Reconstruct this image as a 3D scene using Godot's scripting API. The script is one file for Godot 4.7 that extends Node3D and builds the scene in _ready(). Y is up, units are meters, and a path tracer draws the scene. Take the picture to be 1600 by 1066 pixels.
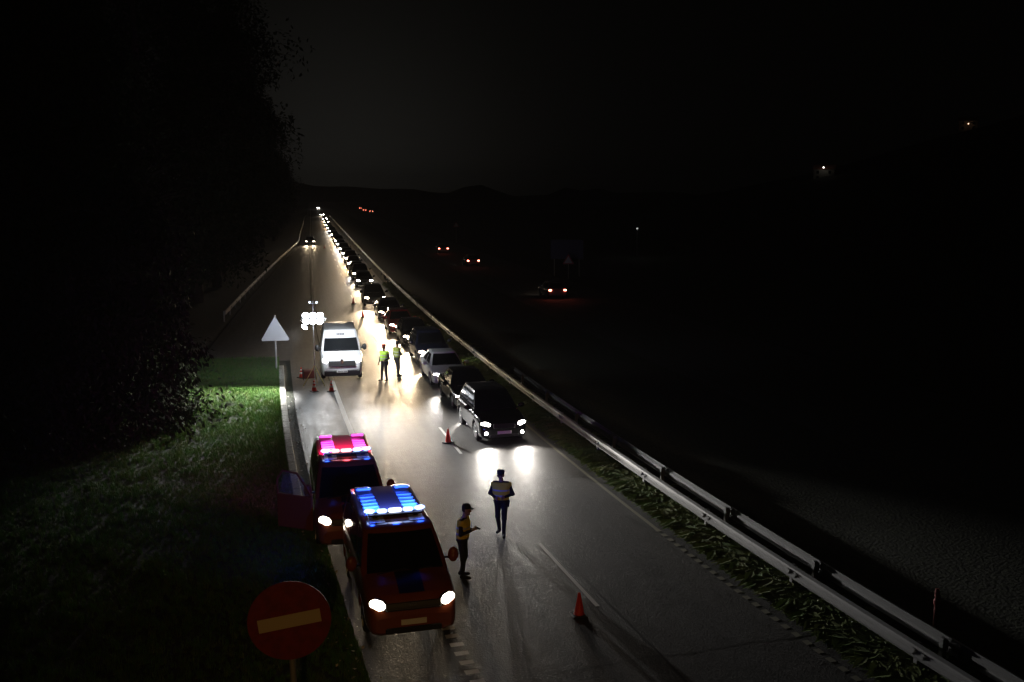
extends Node3D
# A police checkpoint on a dual carriageway at night, seen from an overpass.
# x is to the right, y up, the camera looks along -z; "d" below is the distance ahead of the camera (z = -d).

const EYE := 9.0
var mats := {}
var used := {}
var cars := {}
var noise := FastNoiseLite.new()

# ------------------------------------------------------------------ mesh builder
class MB:
	var v := PackedVector3Array()      # triangles, counter-clockwise seen from outside
	var smooth := PackedByteArray()
	var col := PackedColorArray()
	var uv := PackedVector2Array()
	var paint := Color(1, 1, 1)
	var colored := false
	func tri(a: Vector3, b: Vector3, c: Vector3, s := 0) -> void:
		v.push_back(a); v.push_back(b); v.push_back(c); smooth.push_back(s)
		if colored:
			col.push_back(paint); col.push_back(paint); col.push_back(paint)
	func quad(a: Vector3, b: Vector3, c: Vector3, d: Vector3, s := 0) -> void:
		tri(a, b, c, s); tri(a, c, d, s)
	func quad_uv(p: Array, q: Array) -> void:
		quad(p[0], p[1], p[2], p[3], 1)
		for k in [0, 1, 2, 0, 2, 3]:
			uv.push_back(q[k])
	func box(c: Vector3, size: Vector3, basis := Basis(), bevel := 0.0) -> void:
		var h := size * 0.5
		var b: float = minf(bevel, minf(h.x, minf(h.y, h.z)) * 0.9)
		if b <= 0.0:
			var p := []
			for k in 8:
				p.append(c + basis * Vector3(h.x * (1 if k & 1 else -1), h.y * (1 if k & 2 else -1), h.z * (1 if k & 4 else -1)))
			quad(p[4], p[5], p[7], p[6]); quad(p[1], p[0], p[2], p[3]); quad(p[5], p[1], p[3], p[7])
			quad(p[0], p[4], p[6], p[2]); quad(p[6], p[7], p[3], p[2]); quad(p[0], p[1], p[5], p[4])
			return
		# chamfered: stacked rings along y
		var rings := []
		for e in [[-h.y, b], [-h.y + b, 0.0], [h.y - b, 0.0], [h.y, b]]:
			var x: float = h.x - e[1]
			var z: float = h.z - e[1]
			var r := PackedVector3Array()
			for q in [[-x, -z + b], [-x + b, -z], [x - b, -z], [x, -z + b], [x, z - b], [x - b, z], [-x + b, z], [-x, z - b]]:
				r.push_back(c + basis * Vector3(q[0], e[0], q[1]))
			rings.append(r)
		loft(rings, true, true, 0)
	func loft(rings: Array, closed := true, caps := true, s := 1) -> void:
		var part := MB.new()
		for i in rings.size() - 1:
			var a: PackedVector3Array = rings[i]
			var b: PackedVector3Array = rings[i + 1]
			var n := a.size()
			for j in (n if closed else n - 1):
				var k := (j + 1) % n
				part.quad(a[j], a[k], b[k], b[j], s)
		if caps:
			for e in [0, rings.size() - 1]:
				var r: PackedVector3Array = rings[e]
				var m := Vector3.ZERO
				for p in r:
					m += p
				m /= r.size()
				for j in r.size():
					var k := (j + 1) % r.size()
					if e == 0:
						part.tri(m, r[k], r[j], 0)
					else:
						part.tri(m, r[j], r[k], 0)
		if closed and caps:
			part.outward()
		join(part)
	func outward() -> void:
		var vol := 0.0
		var o := v[0]
		for i in range(0, v.size(), 3):
			vol += (v[i] - o).dot((v[i + 1] - o).cross(v[i + 2] - o))
		if vol < 0.0:
			for i in range(0, v.size(), 3):
				var t := v[i + 1]
				v[i + 1] = v[i + 2]
				v[i + 2] = t
	func join(o: MB) -> void:
		v.append_array(o.v); smooth.append_array(o.smooth)
		if colored:
			for i in o.v.size():
				col.push_back(paint)
	func tube(points: Array, radii: Array, sides := 8, s := 1) -> void:
		var rings := []
		var up := Vector3(0.013, 0.021, 1).normalized()
		for i in points.size():
			var a: Vector3 = points[maxi(i - 1, 0)]
			var b: Vector3 = points[mini(i + 1, points.size() - 1)]
			var t := (b - a).normalized()
			if absf(t.dot(up)) > 0.95:
				up = Vector3(1, 0.02, 0.01).normalized()
			var x := t.cross(up).normalized()
			var y := x.cross(t)
			up = y
			var r := PackedVector3Array()
			for k in sides:
				var q := TAU * k / sides
				r.push_back(points[i] + (x * cos(q) + y * sin(q)) * radii[i])
			rings.append(r)
		loft(rings, true, true, s)
	func lathe(profile: Array, at: Vector3, basis := Basis(), sides := 16, s := 1) -> void:
		# profile: [radius, height] pairs along the local y axis, closed by its ends
		var rings := []
		for p in profile:
			var r := PackedVector3Array()
			for k in sides:
				var q := TAU * k / sides
				r.push_back(at + basis * Vector3(cos(q) * maxf(p[0], 0.0005), p[1], sin(q) * maxf(p[0], 0.0005)))
			rings.append(r)
		loft(rings, true, true, s)
	func ellipsoid(at: Vector3, size: Vector3, basis := Basis(), n := 8) -> void:
		var prof := []
		for i in n + 1:
			var q := PI * i / n
			prof.append([sin(q), -cos(q)])
		var b := Basis(basis.x * size.x, basis.y * size.y, basis.z * size.z)
		lathe(prof, at, b, n * 2)
	func mesh() -> ArrayMesh:
		var st := SurfaceTool.new()
		st.begin(Mesh.PRIMITIVE_TRIANGLES)
		var t := 0
		for i in range(0, v.size(), 3):
			st.set_smooth_group(0 if smooth[t] == 1 else -1)
			for k in [0, 2, 1]:
				if uv.size() == v.size():
					st.set_uv(uv[i + k])
				if colored:
					st.set_color(col[i + k])
				st.add_vertex(v[i + k])
			t += 1
		st.generate_normals()
		return st.commit()

# ------------------------------------------------------------------ scene helpers
func numbered(called: String) -> String:
	if not used.has(called):
		used[called] = 0
		return called
	used[called] += 1
	return "%s_%03d" % [called, used[called]]

func tag(o: Node, label: String, category: String, group := "", kind := "") -> Node:
	if label: o.set_meta("label", label)
	if category: o.set_meta("category", category)
	if group: o.set_meta("group", group)
	if kind: o.set_meta("kind", kind)
	return o

func thing(called: String, label: String, category: String, at := Vector3.ZERO, turn := 0.0, group := "") -> Node3D:
	var o := Node3D.new()
	o.name = numbered(called)
	add_child(o)
	o.position = at
	o.rotation.y = turn
	tag(o, label, category, group)
	return o

func put(called: String, m, mat: Material, parent: Node = null, at := Transform3D()) -> MeshInstance3D:
	var o := MeshInstance3D.new()
	o.mesh = m.mesh() if m is MB else m
	o.material_override = null
	for k in o.mesh.get_surface_count():
		o.set_surface_override_material(k, mat)
	o.cast_shadow = GeometryInstance3D.SHADOW_CASTING_SETTING_ON
	if parent == null:
		o.name = numbered(called)
		add_child(o)
	else:
		o.name = called
		parent.add_child(o, true)
	o.transform = at
	return o

func setting(called: String, m, mat: Material) -> MeshInstance3D:
	var o := put(called, m, mat)
	o.set_meta("kind", "structure")
	return o

func mat(key: String, c: Color, rough := 0.7, metal := 0.0, opts := {}) -> StandardMaterial3D:
	# c holds real-world (linear) base colours
	if mats.has(key):
		return mats[key]
	var m := StandardMaterial3D.new()
	m.resource_name = key
	m.albedo_color = Color(c.r, c.g, c.b).linear_to_srgb()
	m.roughness = rough
	m.metallic = metal
	if opts.has("coat"):
		m.clearcoat_enabled = true
		m.clearcoat = opts.coat
		m.clearcoat_roughness = 0.06
	if opts.has("glow"):
		m.emission_enabled = true
		var g: Color = opts.glow
		m.emission = g.linear_to_srgb()
		m.emission_energy_multiplier = opts.power
	if opts.has("vertex"):
		m.vertex_color_use_as_albedo = true
	if opts.has("back"):
		m.backlight_enabled = true
		var bk: Color = opts.back
		m.backlight = bk.linear_to_srgb()
	mats[key] = m
	return m

func noise_tex(size: int, freq: float, octaves: int, lo: Color, hi: Color, sd: int, normal := false) -> NoiseTexture2D:
	var n := FastNoiseLite.new()
	n.seed = sd
	n.frequency = freq
	n.fractal_octaves = octaves
	var t := NoiseTexture2D.new()
	t.width = size
	t.height = size
	t.seamless = true
	t.noise = n
	if normal:
		t.as_normal_map = true
		t.bump_strength = 6.0
	else:
		var g := Gradient.new()
		g.set_color(0, lo)
		g.set_color(1, hi)
		t.color_ramp = g
	return t

func spot(parent: Node, at: Vector3, dir: Vector3, color: Color, energy: float, angle: float, size: float, blend := 1.0) -> void:
	var l := SpotLight3D.new()
	l.name = "beam"
	l.light_color = color.linear_to_srgb()
	l.light_energy = energy
	l.spot_angle = angle
	l.spot_angle_attenuation = blend
	l.spot_range = 200.0
	l.spot_attenuation = 2.0
	l.light_size = size
	l.shadow_enabled = true
	parent.add_child(l, true)
	l.position = at
	l.basis = Basis.looking_at(dir.normalized(), Vector3.UP if absf(dir.normalized().y) < 0.98 else Vector3.RIGHT)

func omni(parent: Node, at: Vector3, color: Color, energy: float, size: float) -> void:
	var l := OmniLight3D.new()
	l.name = "glow_light"
	l.light_color = color.linear_to_srgb()
	l.light_energy = energy
	l.omni_range = 80.0
	l.omni_attenuation = 2.0
	l.light_size = size
	l.shadow_enabled = true
	parent.add_child(l, true)
	l.position = at

# ------------------------------------------------------------------ the line of the road
func edge_x(d: float) -> float:      # the painted line along the central reservation
	return 6.49 - 0.2 * (d - 17.57) - 3.45 * (1.0 - exp(-(d - 17.57) / 30.0))

func slope(d: float) -> float:
	return -0.2 - 0.115 * exp(-(d - 17.57) / 30.0)

func on_road(off: float, d: float, y := 0.0) -> Vector3:
	var s := slope(d)
	var n := Vector3(1, 0, s).normalized()
	return Vector3(edge_x(d), y, -d) + n * off

func heading(d: float) -> float:     # turn of a vehicle that drives towards the camera
	return atan2(-slope(d), 1.0)

func stations(d0: float, d1: float, grow := 1.06, first := 1.2) -> Array:
	var a := [d0]
	var step := first
	while a[-1] + step < d1:
		a.append(a[-1] + step)
		step *= grow
	a.append(d1)
	return a

func ribbon(m: MB, ds: Array, left: Callable, right: Callable, y: float, tile: float) -> void:
	var run := 0.0
	for i in ds.size() - 1:
		var a: float = ds[i]
		var b: float = ds[i + 1]
		var l0: float = left.call(a)
		var r0: float = right.call(a)
		var l1: float = left.call(b)
		var r1: float = right.call(b)
		var len := on_road(0, a).distance_to(on_road(0, b))
		m.quad_uv([on_road(l0, a, y), on_road(r0, a, y), on_road(r1, b, y), on_road(l1, b, y)],
			[Vector2(l0, run) / tile, Vector2(r0, run) / tile, Vector2(r1, run + len) / tile, Vector2(l1, run + len) / tile])
		run += len

# ------------------------------------------------------------------ vehicles
# A vehicle faces +z; its origin is on the ground under the middle of the front bumper.
var MODELS := {
	"suv": {"L": 4.45, "W": 1.84, "H": 1.64, "top": [[0, .56], [-.05, .74], [-.16, .86], [-.5, .96], [-1.1, 1.04], [-4.0, 1.06], [-4.3, .98], [-4.45, .6]],
		"wheels": [-.88, -3.55], "r": .35, "zc": -1.08, "zr": -1.95, "zq": -3.85, "zb": -4.22, "wb": .82, "wr": .62, "yb": 1.02, "crown": .05,
		"head": [.66, .74, -.14, .2, .085], "sides": [[.08, .42], [.46, .74], [.78, .95]], "screen": .9, "grille": [.6, .16, .68], "plate": .45},
	"hatch": {"L": 4.05, "W": 1.74, "H": 1.46, "top": [[0, .5], [-.05, .65], [-.16, .75], [-.5, .84], [-1.0, .93], [-3.7, .96], [-3.95, .9], [-4.05, .55]],
		"wheels": [-.8, -3.3], "r": .31, "zc": -.98, "zr": -1.75, "zq": -3.35, "zb": -3.85, "wb": .78, "wr": .58, "yb": .91, "crown": .045,
		"head": [.62, .66, -.15, .19, .08], "sides": [[.1, .47], [.51, .82]], "screen": .92, "grille": [.5, .12, .6], "plate": .42},
	"sedan": {"L": 4.55, "W": 1.8, "H": 1.43, "top": [[0, .48], [-.05, .62], [-.16, .71], [-.5, .79], [-1.15, .89], [-3.9, .94], [-4.4, .9], [-4.55, .55]],
		"wheels": [-.88, -3.6], "r": .32, "zc": -1.12, "zr": -1.95, "zq": -3.15, "zb": -3.95, "wb": .8, "wr": .57, "yb": .88, "crown": .04,
		"head": [.64, .62, -.16, .21, .075], "sides": [[.1, .48], [.52, .84]], "screen": .92, "grille": [.56, .13, .57], "plate": .4},
	"police": {"L": 5.0, "W": 1.92, "H": 1.93, "top": [[0, .6], [-.05, .84], [-.16, .98], [-.45, 1.1], [-.95, 1.2], [-4.8, 1.21], [-4.95, 1.15], [-5.0, .7]],
		"wheels": [-.9, -3.95], "r": .34, "zc": -.86, "zr": -1.68, "zq": -4.8, "zb": -4.96, "wb": .9, "wr": .74, "yb": 1.16, "crown": .05,
		"head": [.7, .86, -.13, .19, .115], "sides": [[.05, .27], [.31, .62], [.65, .95]], "screen": .9, "grille": [.84, .15, .82], "plate": .5},
	"master": {"L": 5.5, "W": 2.06, "H": 2.28, "top": [[0, .66], [-.05, .95], [-.15, 1.12], [-.4, 1.24], [-.85, 1.36], [-5.3, 1.38], [-5.45, 1.3], [-5.5, .8]],
		"wheels": [-.92, -4.4], "r": .35, "zc": -.72, "zr": -1.75, "zq": -5.25, "zb": -5.46, "wb": .97, "wr": .8, "yb": 1.32, "crown": .06,
		"head": [.78, .98, -.16, .17, .17], "sides": [[.06, .26]], "screen": .66, "grille": [.95, .24, .85], "plate": .48},
}

func lerp_table(t: Array, z: float) -> float:
	for i in t.size() - 1:
		if z <= t[i][0] and z >= t[i + 1][0]:
			var k: float = (z - t[i][0]) / (t[i + 1][0] - t[i][0])
			return lerpf(t[i][1], t[i + 1][1], k)
	return t[-1][1]

func shell(s: Dictionary) -> MB:
	var m := MB.new()
	var L: float = s.L
	var wid := [[0, .8], [-.04, .87], [-.12, .92], [-.3, .965], [-.7, 1.0], [-L + .6, 1.0], [-L + .15, .96], [-L, .88]]
	var bot := [[0, .3], [-.08, .22], [-.4, .19], [-L + .4, .2], [-L + .08, .26], [-L, .36]]
	var zs := [0.0, -.025, -.05, -.1, -.16, -.23, -.3]
	while zs[-1] > -L + .34:
		zs.append(zs[-1] - .06)
	for e in [.28, .2, .13, .08, .04, 0.0]:
		zs.append(-L + e)
	var rings := []
	for z in zs:
		var t: float = lerp_table(s.top, z)
		var b: float = lerp_table(bot, z)
		var w: float = lerp_table(wid, z) * s.W * .5
		var arch := 0.0
		for zw in s.wheels:
			var ra: float = s.r + .07
			if absf(z - zw) < ra:
				arch = maxf(arch, s.r + sqrt(ra * ra - (z - zw) * (z - zw)))
		var hh := t - b
		var half := [[0.0, b], [.74 * w, b], [.94 * w, b + .08 * hh], [.985 * w, b + .2 * hh], [w, b + .4 * hh], [w, b + .62 * hh], [.985 * w, b + .8 * hh], [.955 * w, b + .92 * hh], [.88 * w, t], [.45 * w, t + .025], [0.0, t + .035]]
		var ring := PackedVector3Array()
		for k in half.size():
			var y: float = half[k][1]
			if k > 0 and k < 6:
				y = maxf(y, minf(arch, b + .74 * hh))
			ring.push_back(Vector3(half[k][0], y, z))
		for k in range(half.size() - 2, 0, -1):
			ring.push_back(Vector3(-ring[k].x, ring[k].y, z))
		rings.append(ring)
	m.loft(rings)
	return m

func gh(s: Dictionary, side: String, a: float, v: float, lift := 0.0) -> Vector3:
	# a point of the cabin: side front/rear with a = -1..1 across, or left/right with a = 0..1 from front to rear
	var w: float = lerpf(s.wb, s.wr, pow(v, 1.25))
	var y: float = lerpf(s.yb, s.H - .03, v)
	var zf: float = lerpf(s.zc, s.zr, v)
	var zb: float = lerpf(s.zb, s.zq, v)
	match side:
		"front": return Vector3(a * w, y + lift * .5, zf - .1 + .1 * (1.0 - a * a) * 1.0 + lift * .85)
		"rear": return Vector3(a * w, y, zb + .04 - .05 * (1.0 - a * a) - lift)
		"right": return Vector3(w + lift, y + lift * .25, lerpf(zf - .1, zb + .04, a))
	return Vector3(-w - lift, y + lift * .25, lerpf(zf - .1, zb + .04, a))

func cabin(s: Dictionary) -> MB:
	var m := MB.new()
	var rings := []
	for v in [0.0, .2, .4, .6, .8, .94]:
		var r := PackedVector3Array()
		for k in 9: r.push_back(gh(s, "front", -1.0 + k / 4.0, v))
		for k in 5: r.push_back(gh(s, "right", (k + 1) / 6.0, v))
		for k in 9: r.push_back(gh(s, "rear", 1.0 - k / 4.0, v))
		for k in 5: r.push_back(gh(s, "left", 1.0 - (k + 1) / 6.0, v))
		rings.append(r)
	var top: PackedVector3Array = rings[-1]
	var mid := Vector3.ZERO
	for p in top: mid += p
	mid /= top.size()
	for sc in [.965, .85, .6, .3]:
		var r := PackedVector3Array()
		for p in top:
			var q := mid + (p - mid) * float(sc)
			q.y = s.H + s.crown * (1.0 - sc * sc) - .005
			r.push_back(q)
		rings.append(r)
	m.loft(rings)
	return m

func roof_point(s: Dictionary, x: float, z: float, lift: float) -> Vector3:
	var zm: float = (lerpf(s.zc, s.zr, .94) - .1 + lerpf(s.zb, s.zq, .94)) * .5
	var hz: float = absf(lerpf(s.zc, s.zr, .94) - .1 - zm)
	var sc: float = clampf(maxf(absf(x) / s.wr, absf(z - zm) / hz), 0, 1)
	return Vector3(x, s.H + s.crown * (1.0 - sc * sc) + lift, z)

func roof_patch(s: Dictionary, x0: float, x1: float, z0: float, z1: float, lift := .014) -> MB:
	var m := MB.new()
	for i in 3:
		for j in 6:
			var p := []
			for q in [[i, j], [i, j + 1], [i + 1, j + 1], [i + 1, j]]:
				p.append(roof_point(s, lerpf(x0, x1, q[0] / 3.0), lerpf(z0, z1, q[1] / 6.0), lift))
			if (x1 - x0) * (z1 - z0) > 0:
				m.quad(p[0], p[1], p[2], p[3], 1)
			else:
				m.quad(p[3], p[2], p[1], p[0], 1)
	return m

func pane(s: Dictionary, side: String, a0: float, a1: float, v0: float, v1: float) -> MB:
	var m := MB.new()
	var n := 8 if side in ["front", "rear"] else 4
	for i in n:
		for j in 4:
			var p := []
			for q in [[i, j], [i + 1, j], [i + 1, j + 1], [i, j + 1]]:
				p.append(gh(s, side, lerpf(a0, a1, q[0] / float(n)), lerpf(v0, v1, q[1] / 4.0), .007))
			if side == "front" or side == "right":
				m.quad(p[0], p[1], p[2], p[3], 1)
			else:
				m.quad(p[3], p[2], p[1], p[0], 1)
	return m

func model(kind: String) -> Dictionary:
	if cars.has(kind):
		return cars[kind]
	var s: Dictionary = MODELS[kind]
	var d := {"spec": s}
	d.body = shell(s).mesh()
	d.cabin = cabin(s).mesh()
	d.windscreen = pane(s, "front", -.9, .9, .05, s.screen).mesh()
	d.rear_window = pane(s, "rear", -.85, .85, .12, .86).mesh()
	d.windows = []
	for side in ["left", "right"]:
		for w in s.sides:
			d.windows.append(pane(s, side, w[0], w[1], .1, minf(.86, s.screen)).mesh())
	var r: float = s.r
	var m := MB.new()
	var lie := Basis(Vector3(0, 1, 0), Vector3(-1, 0, 0), Vector3(0, 0, 1))
	m.lathe([[r * .62, -.1], [r * .9, -.105], [r * .98, -.08], [r, -.04], [r, .04], [r * .98, .08], [r * .9, .105], [r * .62, .1]], Vector3.ZERO, lie, 20)
	d.tyre = m.mesh()
	m = MB.new()
	m.lathe([[r * .66, -.112], [r * .6, -.116], [r * .52, -.1], [r * .2, -.108], [r * .14, -.118], [r * .14, .118], [r * .2, .108], [r * .52, .1], [r * .6, .116], [r * .66, .112]], Vector3.ZERO, lie, 20)
	d.rim = m.mesh()
	m = MB.new()
	for k in 5:
		var q := TAU * k / 5.0
		for sd in [-1, 1]:
			m.box(Vector3(sd * .115, sin(q) * r * .36, cos(q) * r * .36), Vector3(.02, .06, r * .5), Basis(Vector3.RIGHT, -q), .006)
	d.spokes = m.mesh()
	m = MB.new()
	var h: Array = s.head
	m.ellipsoid(Vector3.ZERO, Vector3(h[3], h[4], .1), Basis(), 6)
	d.lens = m.mesh()
	m = MB.new()
	m.ellipsoid(Vector3.ZERO, Vector3(h[3] * 1.14, h[4] * 1.2, .092), Basis(), 6)
	d.surround = m.mesh()
	m = MB.new()
	var g: Array = s.grille
	var zg: float = 0.0
	for t in s.top:
		if t[1] > g[2]:
			break
		zg = t[0]
	for k in 4:
		m.box(Vector3(0, g[2] + g[1] * (k - 1.5) / 4.0 * 1.0, zg + .02 - .025 * k), Vector3(g[0] * 1.3, g[1] * .16, .05), Basis(), .008)
	d.slats = m.mesh()
	m = MB.new()
	m.box(Vector3(0, g[2], zg - .02), Vector3(g[0] * 1.36, g[1] * 1.1, .06), Basis(Vector3.RIGHT, -.35), .015)
	d.grille = m.mesh()
	m = MB.new()
	m.box(Vector3(0, .33, -.01), Vector3(s.W * .6, .13, .06), Basis(), .02)
	d.intake = m.mesh()
	m = MB.new()
	m.box(Vector3(0, s.plate, .02), Vector3(.52, .115, .016), Basis(), .004)
	d.plate = m.mesh()
	m = MB.new()
	for k in 7:
		m.box(Vector3(-.19 + .062 * k + (.03 if k > 3 else 0.0), s.plate, .0295), Vector3(.036, .068, .003))
	d.marks = m.mesh()
	m = MB.new()
	m.ellipsoid(Vector3.ZERO, Vector3(.13, .095, .07) if kind in ["suv", "hatch", "sedan"] else Vector3(.12, .17, .08), Basis(), 6)
	d.mirror = m.mesh()
	m = MB.new()
	m.box(Vector3.ZERO, Vector3(.2, .04, .05), Basis(), .012)
	d.stalk = m.mesh()
	m = MB.new()
	m.box(Vector3.ZERO, Vector3(.24, .3 if kind in ["police", "master"] else .13, .1), Basis(), .03)
	d.tail = m.mesh()
	m = MB.new()
	m.box(Vector3.ZERO, Vector3(.025, .03, .17), Basis(), .008)
	d.handle = m.mesh()
	m = MB.new()
	m.tube([Vector3(-.3, 0, 0), Vector3(-.1, .015, .006), Vector3(.3, .05, .012)], [.012, .011, .008], 5)
	d.wiper = m.mesh()
	cars[kind] = d
	return d

func vehicle(kind: String, called: String, label: String, category: String, at: Vector3, turn: float, paint: Material, o := {}) -> Node3D:
	var d := model(kind)
	var s: Dictionary = d.spec
	var t := thing(called, label, category, at, turn, o.get("group", ""))
	var dark := mat("black plastic trim", Color(.012, .012, .013), .5)
	var glass := mat("dark window glass", Color(.006, .007, .008), .04)
	var chrome := mat("bright trim metal", Color(.55, .55, .56), .2, 1.0)
	var rubber := mat("tyre rubber", Color(.012, .012, .012), .85)
	var alloy := mat("wheel alloy", Color(.35, .35, .36), .35, 1.0)
	var body := put("body", d.body, paint, t)
	put("cabin", d.cabin, o.get("roof_paint", paint), t)
	put("windscreen", d.windscreen, glass, t)
	put("rear_window", d.rear_window, glass, t)
	for w in d.windows:
		put("side_window", w, glass, t)
	for zw in s.wheels:
		for sd in [-1, 1]:
			var wheel := put("wheel", d.tyre, rubber, t, Transform3D(Basis(), Vector3(sd * (s.W * .5 - .14), s.r, zw)))
			wheel.name = "wheel"
			if not o.get("far", false):
				put("rim", d.rim, alloy, wheel)
				put("spokes", d.spokes, alloy, wheel)
	var h: Array = s.head
	var lit: bool = o.get("lit", true)
	var warm: Color = o.get("warm", Color(1, .76, .48))
	var power: float = o.get("power", 1.0)
	var lens_mat: Material
	if lit:
		lens_mat = mat("lit headlamp lens %.2f %.2f" % [warm.b, o.get("lens_power", 36.0)], Color(.8, .8, .8), .1, 0, {"glow": warm.lerp(Color(1, 1, 1), .25), "power": o.get("lens_power", 36.0)})
	else:
		lens_mat = mat("unlit headlamp lens", Color(.5, .5, .5), .05, .3)
	for sd in [-1, 1]:
		var b := Basis(Vector3.UP, sd * .42) * Basis(Vector3.RIGHT, -.25) * Basis(Vector3(0, 0, 1), sd * (.22 if kind == "police" else .1))
		var at_lamp := Vector3(sd * h[0], h[1], h[2])
		var hl := put("headlight", d.surround, chrome, t, Transform3D(b, at_lamp))
		put("lens_light", d.lens, lens_mat, hl, Transform3D(Basis(), Vector3(0, 0, .022)))
		if lit and o.get("beam", true):
			spot(t, at_lamp + Vector3(sd * .02, 0, .2), Vector3(o.get("aim", -.12) + sd * .02, -.015, 1), warm, o.get("energy", 150.0) * power, o.get("cone", 20.0), .09)
		if o.get("mirrors", true):
			var mz: float = s.zc - .42
			var my: float = s.yb + .1
			var arm := put("mirror", d.mirror, paint if kind != "master" else dark, t, Transform3D(Basis(Vector3.UP, sd * -.15), Vector3(sd * (s.W * .5 + .13), my + (.08 if kind in ["police", "master"] else 0.0), mz)))
			put("mirror_stalk", d.stalk, dark, arm, Transform3D(Basis(), Vector3(-sd * .1, -.06, 0)))
		var tl := put("tail_light", d.tail, mat("lit tail lens", Color(.4, .01, .01), .2, 0, {"glow": o.get("tail_color", Color(1, .03, .02)), "power": o.get("tail_power", 3.0)}) if o.get("tails", false) else mat("unlit tail lens", Color(.25, .01, .01), .15), t, Transform3D(Basis(), Vector3(sd * s.W * .385, s.head[1] + .12, -s.L + .07)))
		if o.get("tails", false):
			omni(t, tl.position + Vector3(0, 0, -.14), Color(1, .05, .03), o.get("tail_energy", 1.5), .06)
		if not o.get("far", false):
			for zw in ([s.zr - .35] if kind == "master" else [s.zr - .3, s.zr - 1.25]):
				put("door_handle", d.handle, paint, t, Transform3D(Basis(), Vector3(sd * (s.W * .5 - .005), s.yb - .14, zw)))
	if not o.get("far", false):
		put("wiper", d.wiper, dark, t, Transform3D(Basis(Vector3.UP, .12), gh(s, "front", -.35, .06, .02)))
		put("wiper", d.wiper, dark, t, Transform3D(Basis(Vector3.UP, .05), gh(s, "front", .3, .06, .02)))
	put("bumper_intake", d.intake, dark, t)
	var gr := put("grille", d.grille, dark, t)
	if not o.get("far", false):
		put("slats", d.slats, o.get("slat_mat", dark), gr)
	var pl := put("number_plate", d.plate, mat("white plate", Color(.75, .75, .72), .4), t)
	if o.get("marks", false):
		put("characters", d.marks, mat("black print", Color(.015, .015, .015), .6), pl)
	if o.get("fogs", false):
		for sd in [-1, 1]:
			var f := MB.new()
			f.ellipsoid(Vector3.ZERO, Vector3(.07, .06, .035), Basis(), 6)
			var at_fog := Vector3(sd * .68, .43, .0)
			put("fog_lamp_light", f, lens_mat, t, Transform3D(Basis(Vector3.UP, sd * .4), at_fog + Vector3(0, 0, .0)))
			spot(t, at_fog + Vector3(0, 0, .08), Vector3(0, -.12, 1), warm, 12.0, 50.0, .05)
	return t

# ------------------------------------------------------------------ people: a distance field round bones, meshed as surface nets
func bone_field(bones: Array, cell: float, k: float, grow := 0.0) -> Dictionary:
	var lo := Vector3(9, 9, 9)
	var hi := -lo
	for b in bones:
		for e in [0, 1]:
			var r: float = b[2 + e] + grow + cell * 3.0 + k
			lo = lo.min(b[e] - Vector3(r, r, r))
			hi = hi.max(b[e] + Vector3(r, r, r))
	var n := Vector3i(((hi - lo) / cell).ceil()) + Vector3i.ONE
	var f := PackedFloat32Array()
	f.resize(n.x * n.y * n.z)
	f.fill(0.3)
	for b in bones:
		var a: Vector3 = b[0]
		var c: Vector3 = b[1]
		var ra: float = b[2] + grow
		var rb: float = b[3] + grow
		var reach := maxf(ra, rb) + k + cell * 2.5
		var i0 := Vector3i(((a.min(c) - Vector3(reach, reach, reach) - lo) / cell).floor()).clamp(Vector3i.ZERO, n - Vector3i.ONE)
		var i1 := Vector3i(((a.max(c) + Vector3(reach, reach, reach) - lo) / cell).ceil()).clamp(Vector3i.ZERO, n - Vector3i.ONE)
		var ac := c - a
		var len2 := maxf(ac.length_squared(), 1e-9)
		for z in range(i0.z, i1.z + 1):
			for y in range(i0.y, i1.y + 1):
				var row := (z * n.y + y) * n.x
				for x in range(i0.x, i1.x + 1):
					var p := lo + Vector3(x, y, z) * cell
					var t := clampf((p - a).dot(ac) / len2, 0.0, 1.0)
					var d := (p - a - ac * t).length() - lerpf(ra, rb, t)
					var o := f[row + x]
					var h := maxf(k - absf(o - d), 0.0) / k
					f[row + x] = minf(o, d) - h * h * k * 0.25
	return {"f": f, "n": n, "lo": lo, "cell": cell}

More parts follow.
